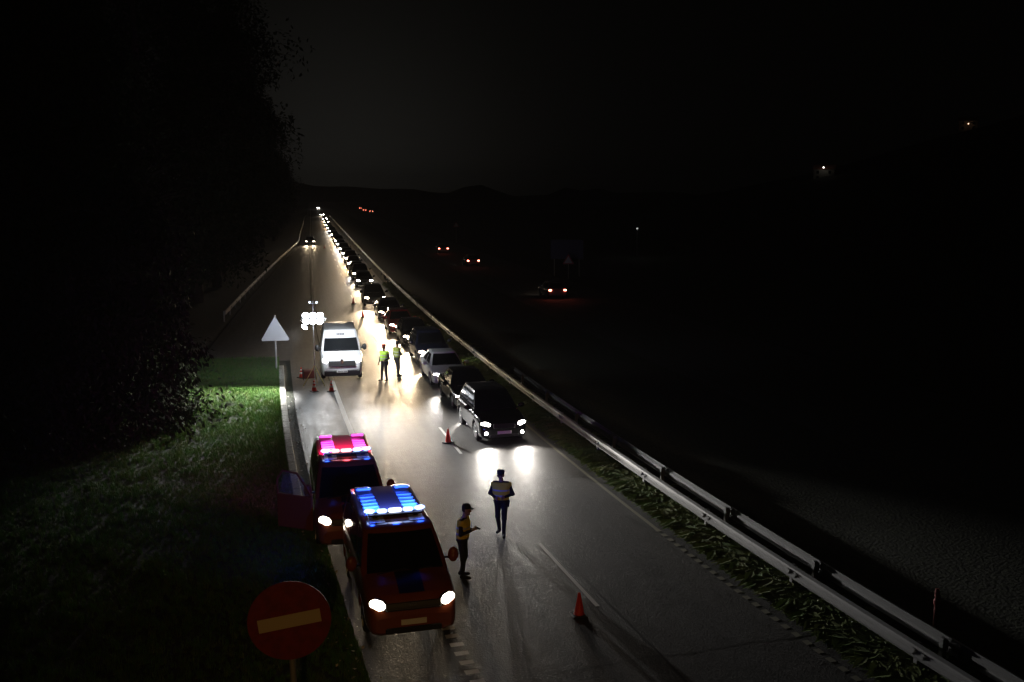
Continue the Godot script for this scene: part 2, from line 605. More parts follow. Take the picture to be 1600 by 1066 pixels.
func nets(m: MB, g: Dictionary, paint: Callable, y0 := -9.0, y1 := 9.0) -> void:
	var f: PackedFloat32Array = g.f
	var n: Vector3i = g.n
	var lo: Vector3 = g.lo
	var cell: float = g.cell
	if y0 > -9.0 or y1 < 9.0:
		for z in n.z:
			for y in n.y:
				var py := lo.y + y * cell
				var cut := maxf(y0 - py, py - y1)
				for x in n.x:
					var i := (z * n.y + y) * n.x + x
					f[i] = maxf(f[i], cut)
	var sx := 1
	var sy := n.x
	var sz := n.x * n.y
	var idx := PackedInt32Array()
	idx.resize(f.size())
	idx.fill(-1)
	var pts := PackedVector3Array()
	var corner := [0, sx, sy, sx + sy, sz, sx + sz, sy + sz, sx + sy + sz]
	var cpos := []
	for k in 8: cpos.append(Vector3(k & 1, (k >> 1) & 1, (k >> 2) & 1))
	for z in n.z - 1:
		for y in n.y - 1:
			for x in n.x - 1:
				var i := z * sz + y * sy + x
				var s0 := f[i] < 0.0
				if (f[i + sx] < 0.0) == s0 and (f[i + sy] < 0.0) == s0 and (f[i + sx + sy] < 0.0) == s0 and (f[i + sz] < 0.0) == s0 and (f[i + sx + sz] < 0.0) == s0 and (f[i + sy + sz] < 0.0) == s0 and (f[i + sx + sy + sz] < 0.0) == s0:
					continue
				var sum := Vector3.ZERO
				var cnt := 0
				for e in [[0, 1], [2, 3], [4, 5], [6, 7], [0, 2], [1, 3], [4, 6], [5, 7], [0, 4], [1, 5], [2, 6], [3, 7]]:
					var fa := f[i + corner[e[0]]]
					var fb := f[i + corner[e[1]]]
					if (fa < 0.0) != (fb < 0.0):
						sum += cpos[e[0]].lerp(cpos[e[1]], fa / (fa - fb))
						cnt += 1
				idx[i] = pts.size()
				pts.push_back(lo + (Vector3(x, y, z) + sum / cnt) * cell)
	for z in range(1, n.z - 1):
		for y in range(1, n.y - 1):
			for x in range(1, n.x - 1):
				var i := z * sz + y * sy + x
				var ins := f[i] < 0.0
				for e in [[sx, sy, sz], [sy, sz, sx], [sz, sx, sy]]:
					if (f[i + e[0]] < 0.0) == ins:
						continue
					var a := idx[i]
					var b := idx[i - e[1]]
					var c := idx[i - e[1] - e[2]]
					var d := idx[i - e[2]]
					if a < 0 or b < 0 or c < 0 or d < 0:
						continue
					m.paint = paint.call((pts[a] + pts[c]) * .5)
					if ins:
						m.quad(pts[a], pts[b], pts[c], pts[d], 1)
					else:
						m.quad(pts[d], pts[c], pts[b], pts[a], 1)

func person(label: String, at: Vector3, turn: float, j: Dictionary, look: Dictionary) -> void:
	# j: joints of the pose (facing +z): elbow_l, wrist_l, knee_l, ankle_l ... ; l is the person's x < 0 side
	var t := thing("person", label, "person", at, turn, "officers on the road")
	var m := MB.new()
	m.colored = true
	var lean: Vector3 = j.get("lean", Vector3.ZERO)
	var pel := Vector3(0, .96, 0)
	var chest := Vector3(0, 1.32, 0) + lean
	var neck := Vector3(0, 1.5, .01) + lean * 1.3
	var head: Vector3 = Vector3(0, 1.66, .03) + lean * 1.5 + j.get("head", Vector3.ZERO)
	var torso := [[pel + Vector3(-.075, 0, 0), chest + Vector3(-.095, 0, 0), .115, .12], [pel + Vector3(.075, 0, 0), chest + Vector3(.095, 0, 0), .115, .12],
		[chest + Vector3(-.16, .1, -.01), chest + Vector3(.16, .1, -.01), .075, .075], [chest + Vector3(0, 0, .03), pel + Vector3(0, .08, .03), .11, .11]]
	var bones := torso.duplicate()
	bones.append([neck - Vector3(0, .06, 0), neck + Vector3(0, .08, .015), .06, .052])
	for s in ["l", "r"]:
		var k := -1.0 if s == "l" else 1.0
		var sh := chest + Vector3(k * .19, .09, -.01)
		bones.append([sh, j["elbow_" + s], .06, .048])
		bones.append([j["elbow_" + s], j["wrist_" + s], .047, .034])
		var hip := pel + Vector3(k * .09, -.04, 0)
		bones.append([hip, j["knee_" + s], .098, .066])
		bones.append([j["knee_" + s], j["ankle_" + s], .064, .047])
		var an: Vector3 = j["ankle_" + s]
		var toe: Vector3 = an + j.get("toe_" + s, Vector3(k * .03, -.04, .17))
		bones.append([an + Vector3(0, -.035, -.03), toe, .05, .04])
	var skin := Color(.35, .2, .14)
	var cloth: Color = look.get("cloth", Color(.013, .013, .014))
	var shoe := Color(.008, .008, .008)
	nets(m, bone_field(bones, .018, .035), func(p: Vector3): return shoe if p.y < .11 else skin if p.y > neck.y - .01 else cloth)
	# head on a finer grid: skull, jaw, nose, brow, ears
	var hb := [[head + Vector3(0, .035, -.025), head + Vector3(0, .035, .005), .092, .09], [head + Vector3(0, -.01, .02), head + Vector3(0, -.075, .045), .07, .042],
		[head + Vector3(0, .015, .095), head + Vector3(0, -.018, .112), .009, .014], [head + Vector3(-.035, .03, .078), head + Vector3(.035, .03, .078), .014, .014],
		[head + Vector3(-.085, .02, -.01), head + Vector3(-.092, -.02, -.005), .016, .012], [head + Vector3(.085, .02, -.01), head + Vector3(.092, -.02, -.005), .016, .012],
		[head + Vector3(0, -.05, -.03), neck + Vector3(0, .01, .005), .055, .054]]
	nets(m, bone_field(hb, .0095, .02), func(p: Vector3):
		var q := p - head
		if q.z > .06 and absf(absf(q.x) - .033) < .013 and absf(q.y - .012) < .008: return Color(.02, .015, .012)
		if q.z > .07 and absf(q.x) < .026 and absf(q.y + .05) < .006: return Color(.22, .07, .06)
		return Color(.02, .015, .01) if q.z < -.02 and q.y > -.02 else skin)
	# hands: palm and five bent fingers each
	for s in ["l", "r"]:
		var k := -1.0 if s == "l" else 1.0
		var w: Vector3 = j["wrist_" + s]
		var dir: Vector3 = (w - j["elbow_" + s]).normalized()
		var side := dir.cross(Vector3(0, 0, 1) if absf(dir.z) < .8 else Vector3(0, 1, 0)).normalized() * k
		var curl := side.cross(dir) * k
		if curl.z < 0 and absf(dir.z) < .8: curl = -curl
		var pb := [[w, w + dir * .075 + side * .022, .026, .02], [w, w + dir * .08 - side * .022, .026, .018]]
		for q in 4:
			var base := w + dir * .085 + side * (.03 - .02 * q)
			var ln: float = [.036, .042, .039, .03][q]
			var mid := base + (dir * .85 + curl * .5) * ln
			pb.append([base, mid, .0095, .009])
			pb.append([mid, mid + (dir * .35 + curl * .9) * ln * .9, .009, .008])
		var tb := w + dir * .025 + side * .03
		pb.append([tb, tb + (dir * .6 + side * .7 + curl * .25) * .04, .012, .0105])
		pb.append([tb + (dir * .6 + side * .7 + curl * .25) * .04, tb + dir * .06 + side * .03 + curl * .025, .0105, .009])
		nets(m, bone_field(pb, .0065, .008), func(_p): return skin)
	put("body", m, mat("person body", Color(1, 1, 1), .8, 0, {"vertex": true}), t)
	# hi-vis vest with reflective bands, over the torso
	var hv: Material = mat("hi-vis vest " + look.vest, look.vest_color, .75)
	var one := func(_p): return Color(1, 1, 1)
	var sh2 := torso.duplicate()
	for k in [-1.0, 1.0]:
		sh2.append([chest + Vector3(k * .13, .1, -.01), chest + Vector3(k * .19, .08, -.01), .078, .07])
	var vm := MB.new()
	nets(vm, bone_field(sh2, .018, .035, .02), one, 1.0, neck.y - .035)
	var vest := put("vest", vm, hv, t)
	for y in [1.09, 1.24]:
		var bm := MB.new()
		nets(bm, bone_field(sh2, .013, .035, .026), one, y, y + .05)
		put("reflective_band", bm, mat("silver reflective tape", Color(.5, .5, .48), .5), vest)
	var belt := MB.new()
	nets(belt, bone_field([torso[0], torso[1], torso[3]], .013, .035, .022), one, .93, .985)
	var bl := put("belt", belt, mat("black leather", Color(.01, .01, .01), .5), t)
	var holster := MB.new()
	holster.box(Vector3(.2, .89, .0), Vector3(.06, .19, .11), Basis(Vector3(0, 0, 1), -.08), .015)
	put("holster", holster, mat("black leather", Color(.01, .01, .01), .5), bl)
	# cap
	var cm := MB.new()
	cm.lathe([[.098, .0], [.104, .012], [.106, .05], [.1, .085], [.075, .108], [.03, .118], [.0, .119]], head + Vector3(0, .055, -.01), Basis(), 18)
	cm.box(head + Vector3(0, .062, .115), Vector3(.13, .012, .1), Basis(Vector3.RIGHT, .25), .005)
	put("cap", cm, mat("dark cap " + look.vest, look.get("cap", Color(.01, .011, .016)), .8), t)
	if look.has("phone"):
		var ph := MB.new()
		ph.box(look.phone, Vector3(.075, .012, .15), Basis(Vector3.RIGHT, .5), .003)
		tag(put("handheld_device", ph, mat("dark device", Color(.015, .015, .016), .2), null, Transform3D(Basis(Vector3.UP, turn), at)), look.phone_label, "device")

func pose(o := {}) -> Dictionary:
	var j := {"elbow_l": Vector3(-.27, 1.12, -.03), "wrist_l": Vector3(-.28, .87, .06), "elbow_r": Vector3(.27, 1.12, -.03), "wrist_r": Vector3(.28, .87, .06),
		"knee_l": Vector3(-.1, .5, .03), "ankle_l": Vector3(-.11, .085, -.02), "knee_r": Vector3(.1, .5, .03), "ankle_r": Vector3(.11, .085, -.02)}
	j.merge(o, true)
	return j

# ------------------------------------------------------------------ trees and small plants
func leaf(m: MB, at: Vector3, dir: Vector3, up: Vector3, len: float, wid: float) -> void:
	var s := dir.cross(up).normalized() * wid
	m.quad(at, at + dir * len * .5 + s, at + dir * len, at + dir * len * .5 - s)

func tree_meshes(sd: int, height: float, radius: float, base: float, clumps: int, leaves: int, size: float, droop: float) -> Array:
	var rng := RandomNumberGenerator.new()
	rng.seed = sd
	var trunk := MB.new()
	var bend := Vector3(rng.randf_range(-.4, .4), 0, rng.randf_range(-.4, .4))
	var spine := []
	var rad := []
	for i in 7:
		var q := i / 6.0
		spine.append(Vector3(0, height * .93 * q, 0) + bend * sin(q * 3.0))
		rad.append(height * .016 * (1.0 - q * .9) + .02)
	trunk.tube(spine, rad, 9)
	var crown := MB.new()
	for c in clumps:
		var q := pow(rng.randf(), .85 if droop < .5 else 1.5)
		var y := lerpf(base, height, q)
		var wide: float = radius * (sin(PI * clampf(.14 + q * .8, 0, 1)) if droop < .5 else (1.02 - q * .95)) * rng.randf_range(.75, 1.15)
		var a := rng.randf() * TAU
		var rr := wide * sqrt(rng.randf_range(.1, 1.0))
		var root: Vector3 = Vector3(0, y - wide * .25, 0) + bend * sin(q * 3.0)
		var tip := Vector3(cos(a) * rr, y - droop * rr * .35, sin(a) * rr)
		if c % 2 == 0:
			var mid := root.lerp(tip, .55) + Vector3(0, .25, 0)
			trunk.tube([root, mid, tip], [.07 + .04 * (1.0 - q), .045, .012], 5)
		var cr: float = rng.randf_range(.55, 1.0) * radius * .3
		for l in leaves:
			var e := Vector3(rng.randfn(), rng.randfn() * .7, rng.randfn()).limit_length(1.7) * cr * .6
			var dir := (Vector3(rng.randf_range(-1, 1), rng.randf_range(-1, .5) - droop * .6, rng.randf_range(-1, 1)) + e * .3).normalized()
			var up := Vector3(rng.randf_range(-1, 1), 1.2, rng.randf_range(-1, 1)).normalized()
			leaf(crown, tip + e, dir, up, size * rng.randf_range(.6, 1.3), size * rng.randf_range(.16, .3))
	return [trunk.mesh(), crown.mesh()]

func copies(called: String, mesh: Mesh, material: Material, where: Array, tints: Array, label: String, category: String) -> void:
	var mm := MultiMesh.new()
	mm.transform_format = MultiMesh.TRANSFORM_3D
	mm.use_colors = true
	mm.mesh = mesh
	mm.instance_count = where.size()
	for i in where.size():
		mm.set_instance_transform(i, where[i])
		mm.set_instance_color(i, tints[i])
	var o := MultiMeshInstance3D.new()
	o.name = numbered(called)
	o.multimesh = mm
	o.material_override = material
	add_child(o)
	tag(o, label, category, "", "stuff")

func tuft(sd: int, blades: int, h: float, w: float, spread: float, broad := false) -> Mesh:
	var rng := RandomNumberGenerator.new()
	rng.seed = sd
	var m := MB.new()
	for b in blades:
		var a := rng.randf() * TAU
		var o := Vector3(rng.randf_range(-1, 1), 0, rng.randf_range(-1, 1)) * spread
		var dir := Vector3(cos(a), 0, sin(a))
		var side := Vector3(-sin(a), 0, cos(a)) * w * rng.randf_range(.6, 1.2)
		var hh := h * rng.randf_range(.5, 1.2)
		var bow := hh * rng.randf_range(.15, .7)
		var p1 := o + dir * bow * .3 + Vector3(0, hh * .6, 0)
		var p2 := o + dir * bow + Vector3(0, hh, 0)
		if broad:
			var q := o + dir * bow * .5 + Vector3(0, hh * .45, 0)
			m.tri(o, q + side * .2, q - side * .2)
			m.quad(q, q + dir * hh * .3 + side, q + dir * hh * .75 - Vector3(0, hh * .1, 0), q + dir * hh * .3 - side)
		else:
			m.quad(o - side, o + side, p1 + side * .7, p1 - side * .7)
			m.tri(p1 - side * .7, p1 + side * .7, p2)
	return m.mesh()

func bank(off: float, d: float) -> float:     # height of the left verge
	var q := clampf((-9.3 - off) / 3.0, 0, 1)
	return -.02 + q * (.09 * noise.get_noise_2d(off * 9.0, d * 9.0) + .05) + clampf((-12.0 - off) * .05, 0, 1.2)

# ------------------------------------------------------------------ street furniture
func rail_ring(p: Vector3, n: Vector3) -> PackedVector3Array:
	var prof := [[0.0, .44], [-.075, .47], [-.083, .515], [-.01, .565], [-.01, .625], [-.083, .675], [-.075, .72], [0.0, .75]]
	var r := PackedVector3Array()
	for q in prof: r.push_back(p + n * q[0] + Vector3(0, q[1], 0))
	for k in range(prof.size() - 1, -1, -1): r.push_back(p + n * (prof[k][0] + .012) + Vector3(0, prof[k][1], 0))
	return r

func guardrail(label: String, off: Callable, d0: float, d1: float, face: float, steel: Material) -> void:
	var t := thing("guardrail", label, "guardrail", on_road(off.call(d0), d0))
	var o := t.position
	var d := d0
	while d < d1:
		var len := 4.0 if d < 110.0 else 14.0
		var e := minf(d + len, d1)
		var m := MB.new()
		var rings := []
		for q in ([0.0, .5, 1.0]):
			var dd := lerpf(d, e + .25, q)
			var n := Vector3(1, 0, slope(dd)).normalized() * face
			var lift: float = .004 * (1.0 - q)
			rings.append(rail_ring(on_road(off.call(dd), dd) - o + n * lift, n))
		m.loft(rings, true, true, 0)
		put("beam", m, steel, t)
		var pm := MB.new()
		var base: Vector3 = on_road(off.call(d + .3) + .09 * face, d + .3)
		pm.box(base - o + Vector3(0, .33, 0), Vector3(.1, .78, .12), Basis(Vector3.UP, heading(d)), .012)
		var post := put("post", pm, steel, t)
		if d < 60.0:
			var sm := MB.new()
			sm.box(base - o + Vector3(-.05 * face, .6, 0), Vector3(.07, .2, .1), Basis(Vector3.UP, heading(d)), .01)
			put("spacer", sm, steel, post)
		d = e

func cone(at: Vector3, label: String, banded: bool, h := .52, tilt := 0.0) -> void:
	var t := thing("traffic_cone", label, "traffic cone", at, .3 + at.x, "traffic cones on the road")
	var b := MB.new()
	b.box(Vector3(0, .02, 0), Vector3(.34, .035, .34), Basis(), .014)
	put("base", b, mat("black rubber cone base", Color(.02, .018, .018), .7), t)
	var c := MB.new()
	c.lathe([[.125, .035], [.11, .055], [.03, h - .03], [.03, h - .005], [.02, h]], Vector3.ZERO, Basis(), 18)
	put("cone_body", c, mat("red cone plastic", Color(.62, .045, .02), .5, 0, {"back": Color(.35, .03, .01)}), t)
	if banded:
		for q in [[.2, .29], [.37, .43]]:
			var s := MB.new()
			var r := func(y: float): return lerpf(.112, .032, (y - .055) / (h - .085))
			s.lathe([[r.call(q[0]), q[0]], [r.call(q[0]) + .003, q[0] + .002], [r.call(q[1]) + .003, q[1] - .002], [r.call(q[1]), q[1]]], Vector3.ZERO, Basis(), 18)
			put("white_band", s, mat("white cone sleeve", Color(.75, .75, .74), .5), t)

func plate_disc(r: float, th: float, n := 40) -> MB:
	var m := MB.new()
	m.lathe([[r - .004, -th * .5], [r, -th * .3], [r, th * .3], [r - .004, th * .5]], Vector3.ZERO, Basis(Vector3(1, 0, 0), Vector3(0, 0, 1), Vector3(0, -1, 0)), n)
	return m

func prism(points: Array, th: float) -> MB:
	var m := MB.new()
	var a := PackedVector3Array()
	var b := PackedVector3Array()
	for p in points:
		a.push_back(Vector3(p.x, p.y, -th * .5))
		b.push_back(Vector3(p.x, p.y, th * .5))
	m.loft([a, b], true, true, 0)
	return m

func triangle(r: float, cut: float) -> Array:      # an upright triangle with clipped corners
	var out := []
	for k in 3:
		var a := PI / 2 + TAU * k / 3.0
		var p := Vector2(cos(a), sin(a)) * r
		for s in [-1, 1]:
			var b: float = a + s * TAU / 3.0
			out.append(p.lerp(Vector2(cos(b), sin(b)) * r, cut))
	return out

func post_of(t: Node3D, h: float, r: float, m: Material, z := -.05) -> void:
	var p := MB.new()
	p.tube([Vector3(0, -.15, z), Vector3(0, h, z)], [r, r], 10)
	put("post", p, m, t)

# ------------------------------------------------------------------ everything
func _ready() -> void:
	noise.seed = 5
	noise.frequency = .05
	# camera
	var cam := Camera3D.new()
	cam.name = "camera"
	add_child(cam)
	cam.position = Vector3(0, EYE, 0)
	cam.rotation.x = -atan(228.0 / 1555.0)
	cam.fov = rad_to_deg(2.0 * atan(533.0 / 1555.0))
	cam.far = 4000.0
	cam.near = .1
	cam.current = true
	# night sky: a dim glow of towns low over the far end of the road
	var im := Image.create(512, 256, false, Image.FORMAT_RGBF)
	for y in 256:
		for x in 512:
			var el := (0.5 - (y + .5) / 256.0) * 180.0
			var az := wrapf((x + .5) / 512.0 * 360.0, -180.0, 180.0)
			var g := .0001 + .009 * exp(-pow((az + 10.0) / 8.0, 2.0) - pow(maxf(el, 0.0) / 8.0, 1.6)) + .0016 * exp(-pow((az + 8.0) / 16.0, 2.0) - pow(maxf(el, 0.0) / 16.0, 2.0)) + .0003 * exp(-pow(maxf(el, 0.0) / 25.0, 2.0))
			im.set_pixel(x, y, Color(g, g * .97, g * .86))
	var pano := PanoramaSkyMaterial.new()
	pano.panorama = ImageTexture.create_from_image(im)
	var sky := Sky.new()
	sky.sky_material = pano
	var env := Environment.new()
	env.background_mode = Environment.BG_SKY
	env.sky = sky
	env.tonemap_mode = Environment.TONE_MAPPER_LINEAR
	env.tonemap_exposure = 1.0
	env.sdfgi_enabled = true
	env.ssao_enabled = true
	env.ssil_enabled = true
	var we := WorldEnvironment.new()
	we.name = "environment"
	we.environment = env
	add_child(we)
	env.fog_enabled = true
	env.fog_density = .0003
	env.fog_light_color = Color(.95, .97, 1)
	structure()
	furniture()
	traffic()
	people()
	planting()

func structure() -> void:
	var rng := RandomNumberGenerator.new()
	rng.seed = 11
	# ground
	var soil := mat("dark field soil and grass", Color(.03, .038, .018), .95)
	soil.uv1_triplanar = true
	soil.uv1_world_triplanar = true
	soil.uv1_scale = Vector3.ONE * .25
	soil.albedo_color = Color(1, 1, 1)
	soil.albedo_texture = noise_tex(512, .03, 5, Color(.008, .01, .006).linear_to_srgb(), Color(.04, .05, .02).linear_to_srgb(), 3)
	soil.heightmap_enabled = true
	soil.heightmap_scale = 1.5
	soil.heightmap_texture = noise_tex(512, .06, 4, Color.BLACK, Color.WHITE, 4)
	var g := MB.new()
	g.quad(Vector3(-1500, -.06, 80), Vector3(1500, -.06, 80), Vector3(1500, -.06, -2600), Vector3(-1500, -.06, -2600))
	setting("ground", g, soil)
	# left verge, gently rising away from the road
	var v := MB.new()
	var ds := stations(6.0, 57.0, 1.03, .7)
	for i in ds.size() - 1:
		for k in 24:
			var o0 := -9.25 - pow(k / 24.0, 1.5) * 26.0
			var o1 := -9.25 - pow((k + 1) / 24.0, 1.5) * 26.0
			v.quad(on_road(o1, ds[i], bank(o1, ds[i])), on_road(o0, ds[i], bank(o0, ds[i])), on_road(o0, ds[i + 1], bank(o0, ds[i + 1])), on_road(o1, ds[i + 1], bank(o1, ds[i + 1])), 1)
	setting("grass_verge", v, soil)
	# asphalt: aggregate grain with faint wheel-track streaks along the lanes
	var n := 1024
	var im := Image.create(n, n, false, Image.FORMAT_RGB8)
	var hm := Image.create(n, n, false, Image.FORMAT_RGB8)
	var rm := Image.create(n, n, false, Image.FORMAT_RGB8)
	var broad := FastNoiseLite.new()
	broad.seed = 8
	broad.frequency = .012
	var grain := FastNoiseLite.new()
	grain.seed = 12
	grain.frequency = .34
	grain.noise_type = FastNoiseLite.TYPE_VALUE
	grain.fractal_octaves = 2
	var streak := FastNoiseLite.new()
	streak.seed = 9
	streak.frequency = .03
	for y in n:
		for x in n:
			var gr := rng.randf()
			var blend := absf(y - n * .5) / (n * .5)
			var st := streak.get_noise_2d(x, y * .02) * (1.0 - blend) + streak.get_noise_2d(x, (n - y) * .02 + 50.0) * blend
			var bb := broad.get_noise_2d(x, y) * minf(1.0, (1.0 - blend) * 4.0)
			var gg := grain.get_noise_2d(x, y) * minf(1.0, minf(minf(x, n - x), minf(y, n - y)) / 12.0)
			var stone := 1.0 if gr > .93 else 0.0
			var a := .034 + .012 * st + .01 * bb + .02 * gr + .075 * maxf(gg, -.3) + stone * .06
			a = maxf(a, .012)
			im.set_pixel(x, y, Color(a, a * .985, a * .96).linear_to_srgb())
			var h := clampf(.4 + .25 * gr + .6 * gg, 0, 1)
			hm.set_pixel(x, y, Color(h, h, h))
			var r := clampf(.6 + .09 * st + .09 * bb + .22 * gg + .1 * (gr - .5), .3, .9)
			rm.set_pixel(x, y, Color(r, r, r))
	var asphalt := mat("asphalt", Color(1, 1, 1), 1.0)
	asphalt.albedo_texture = ImageTexture.create_from_image(im)
	asphalt.roughness_texture = ImageTexture.create_from_image(rm)
	asphalt.roughness_texture_channel = BaseMaterial3D.TEXTURE_CHANNEL_RED
	asphalt.heightmap_enabled = true
	asphalt.heightmap_scale = .45
	asphalt.heightmap_texture = ImageTexture.create_from_image(hm)
	var road := MB.new()
	ribbon(road, stations(4.0, 1500.0), func(_d): return -8.75, func(_d): return .5, 0.0, 7.0)
	var rd := setting("carriageway", road, asphalt)
	var ramp := MB.new()
	ribbon(ramp, stations(56.0, 300.0, 1.05, 2.0), func(d): return left_rail(d) + .4, func(_d): return -8.75, -.004, 7.0)
	setting("slip_road", ramp, asphalt)
	var opp := MB.new()
	ribbon(opp, stations(4.0, 1500.0), func(_d): return 10.5, func(_d): return 20.0, -.02, 7.0)
	var old := asphalt.duplicate()
	old.resource_name = "older dry asphalt"
	old.roughness_texture = null
	old.roughness = .92
	setting("opposite_carriageway", opp, old)
	# painted markings, laid on the asphalt as thin sheets
	var white := mat("worn white road paint", Color(.55, .55, .53), .55)
	white.uv1_triplanar = true
	white.uv1_world_triplanar = true
	white.uv1_scale = Vector3.ONE * 1.3
	white.albedo_color = Color(1, 1, 1)
	white.albedo_texture = noise_tex(512, .05, 5, Color(.5, .5, .48).linear_to_srgb(), Color(.85, .85, .83).linear_to_srgb(), 21)
	var dull := mat("dirty edge paint", Color(.2, .19, .14), .7)
	var m := MB.new()
	ribbon(m, stations(22.5, 700.0), func(_d): return -6.93, func(_d): return -6.73, .005, 1.0)
	put("shoulder_line", m, white, rd)
	m = MB.new()
	ribbon(m, stations(26.0, 700.0), func(_d): return -.06, func(_d): return .05, .005, 1.0)
	put("edge_line", m, dull, rd)
	var d := 8.0
	while d < 26.0:     # profiled bars of the two edge lines, close to the camera
		if d < 22.3:
			m = MB.new()
			ribbon(m, [d, d + .16], func(_d): return -6.98, func(_d): return -6.7, .009, 1.0)
			put("line_bar", m, white, rd)
		m = MB.new()
		ribbon(m, [d, d + .19], func(_d): return -.08, func(_d): return .06, .009, 1.0)
		put("edge_bar", m, dull, rd)
		d += .38
	d = 8.9
	while d < 320.0:
		m = MB.new()
		ribbon(m, [d, d + 1.3, d + 2.6, d + 4.0], func(_d): return -3.46, func(_d): return -3.36, .006, 1.0)
		put("lane_dash", m, white, rd)
		d += 13.0
	# tar seams in the old surface
	var tar := mat("tar seam", Color(.012, .012, .012), .45)
	for q in [[19.4, 19.43, -8.7, .45], [31.2, 31.24, -6.6, .45], [40.6, 40.65, -8.7, -1.0]]:
		m = MB.new()
		for k in 12:
			var o0 := lerpf(q[2], q[3], k / 12.0)
			var o1 := lerpf(q[2], q[3], (k + 1) / 12.0)
			var w0 := sin(k * 2.1) * .05
			var w1 := sin((k + 1) * 2.1) * .05
			m.quad(on_road(o0, q[0] + w0, .004), on_road(o1, q[0] + w1, .004), on_road(o1, q[1] + w1, .004), on_road(o0, q[1] + w0, .004))
		put("tar_seam", m, tar, rd)
	m = MB.new()
	ribbon(m, stations(6.0, 60.0), func(d): return -3.12 + .02 * sin(d * 1.7), func(d): return -3.08 + .02 * sin(d * 1.7), .004, 1.0)
	put("tar_seam", m, tar, rd)
	# concrete edging along the verge
	var conc := mat("weathered concrete", Color(.42, .41, .38), .85)
	conc.albedo_color = Color(1, 1, 1)
	conc.uv1_triplanar = true
	conc.uv1_world_triplanar = true
	conc.uv1_scale = Vector3.ONE * .8
	conc.albedo_texture = noise_tex(512, .02, 5, Color(.12, .12, .1).linear_to_srgb(), Color(.5, .49, .45).linear_to_srgb(), 31)
	var kerb := Node3D.new()
	kerb.name = "kerb"
	add_child(kerb)
	kerb.set_meta("kind", "structure")
	kerb.position = on_road(-9.2, 12.0)
	d = 30.0
	while d < 54.0:
		var km := MB.new()
		var rings := []
		for q in [d, d + .97]:
			var r := PackedVector3Array()
			for c in [[-9.36, -.05], [-9.36, .07], [-9.34, .09], [-9.12, .09], [-9.1, .07], [-9.1, -.05]]:
				r.push_back(on_road(c[0], q, c[1]) - kerb.position)
			rings.append(r)
		km.loft(rings, true, true, 0)
		put("kerbstone", km, conc, kerb)
		d += 1.0
	# hill on the far right with two houses
	var hill := MB.new()
	for i in 40:
		for k in 30:
			var p := []
			for q in [[i, k], [i + 1, k], [i + 1, k + 1], [i, k + 1]]:
				var x: float = 20.0 + q[0] * 22.0
				var z: float = 180.0 + q[1] * 26.0
				p.append(Vector3(x, hill_y(x, z), -z))
			hill.quad(p[0], p[1], p[2], p[3], 1)
	setting("hill", hill, soil)

	# low wooded ridge along the horizon
	var ridge := MB.new()
	for i in 90:
		var p := []
		for q in [i, i + 1]:
			var x: float = -1100.0 + q * 24.0
			var h := 17.0 + 22.0 * noise.get_noise_2d(x * .12, 3.0) + 9.0 * noise.get_noise_2d(x * 1.3, 9.0)
			p.append([Vector3(x, -.06, -1380.0), Vector3(x, maxf(h, 6.0), -1440.0), Vector3(x, -.06, -1520.0)])
		for k in 2:
			ridge.quad(p[0][k], p[1][k], p[1][k + 1], p[0][k + 1], 1)
	setting("ridge", ridge, soil)

func hill_y(x: float, d: float) -> float:
	return 60.0 * exp(-pow((x - 330.0) / 170.0, 2.0) - pow((d - 480.0) / 260.0, 2.0)) * smoothstep(20.0, 90.0, x) * smoothstep(180.0, 260.0, d) - .5 + 3.0 * noise.get_noise_2d(x * .3, d * .3) * smoothstep(40.0, 120.0, x)

func left_rail(d: float) -> float:
	return -8.95 - 4.2 * clampf((185.0 - d) / 108.0, 0.0, 2.0)

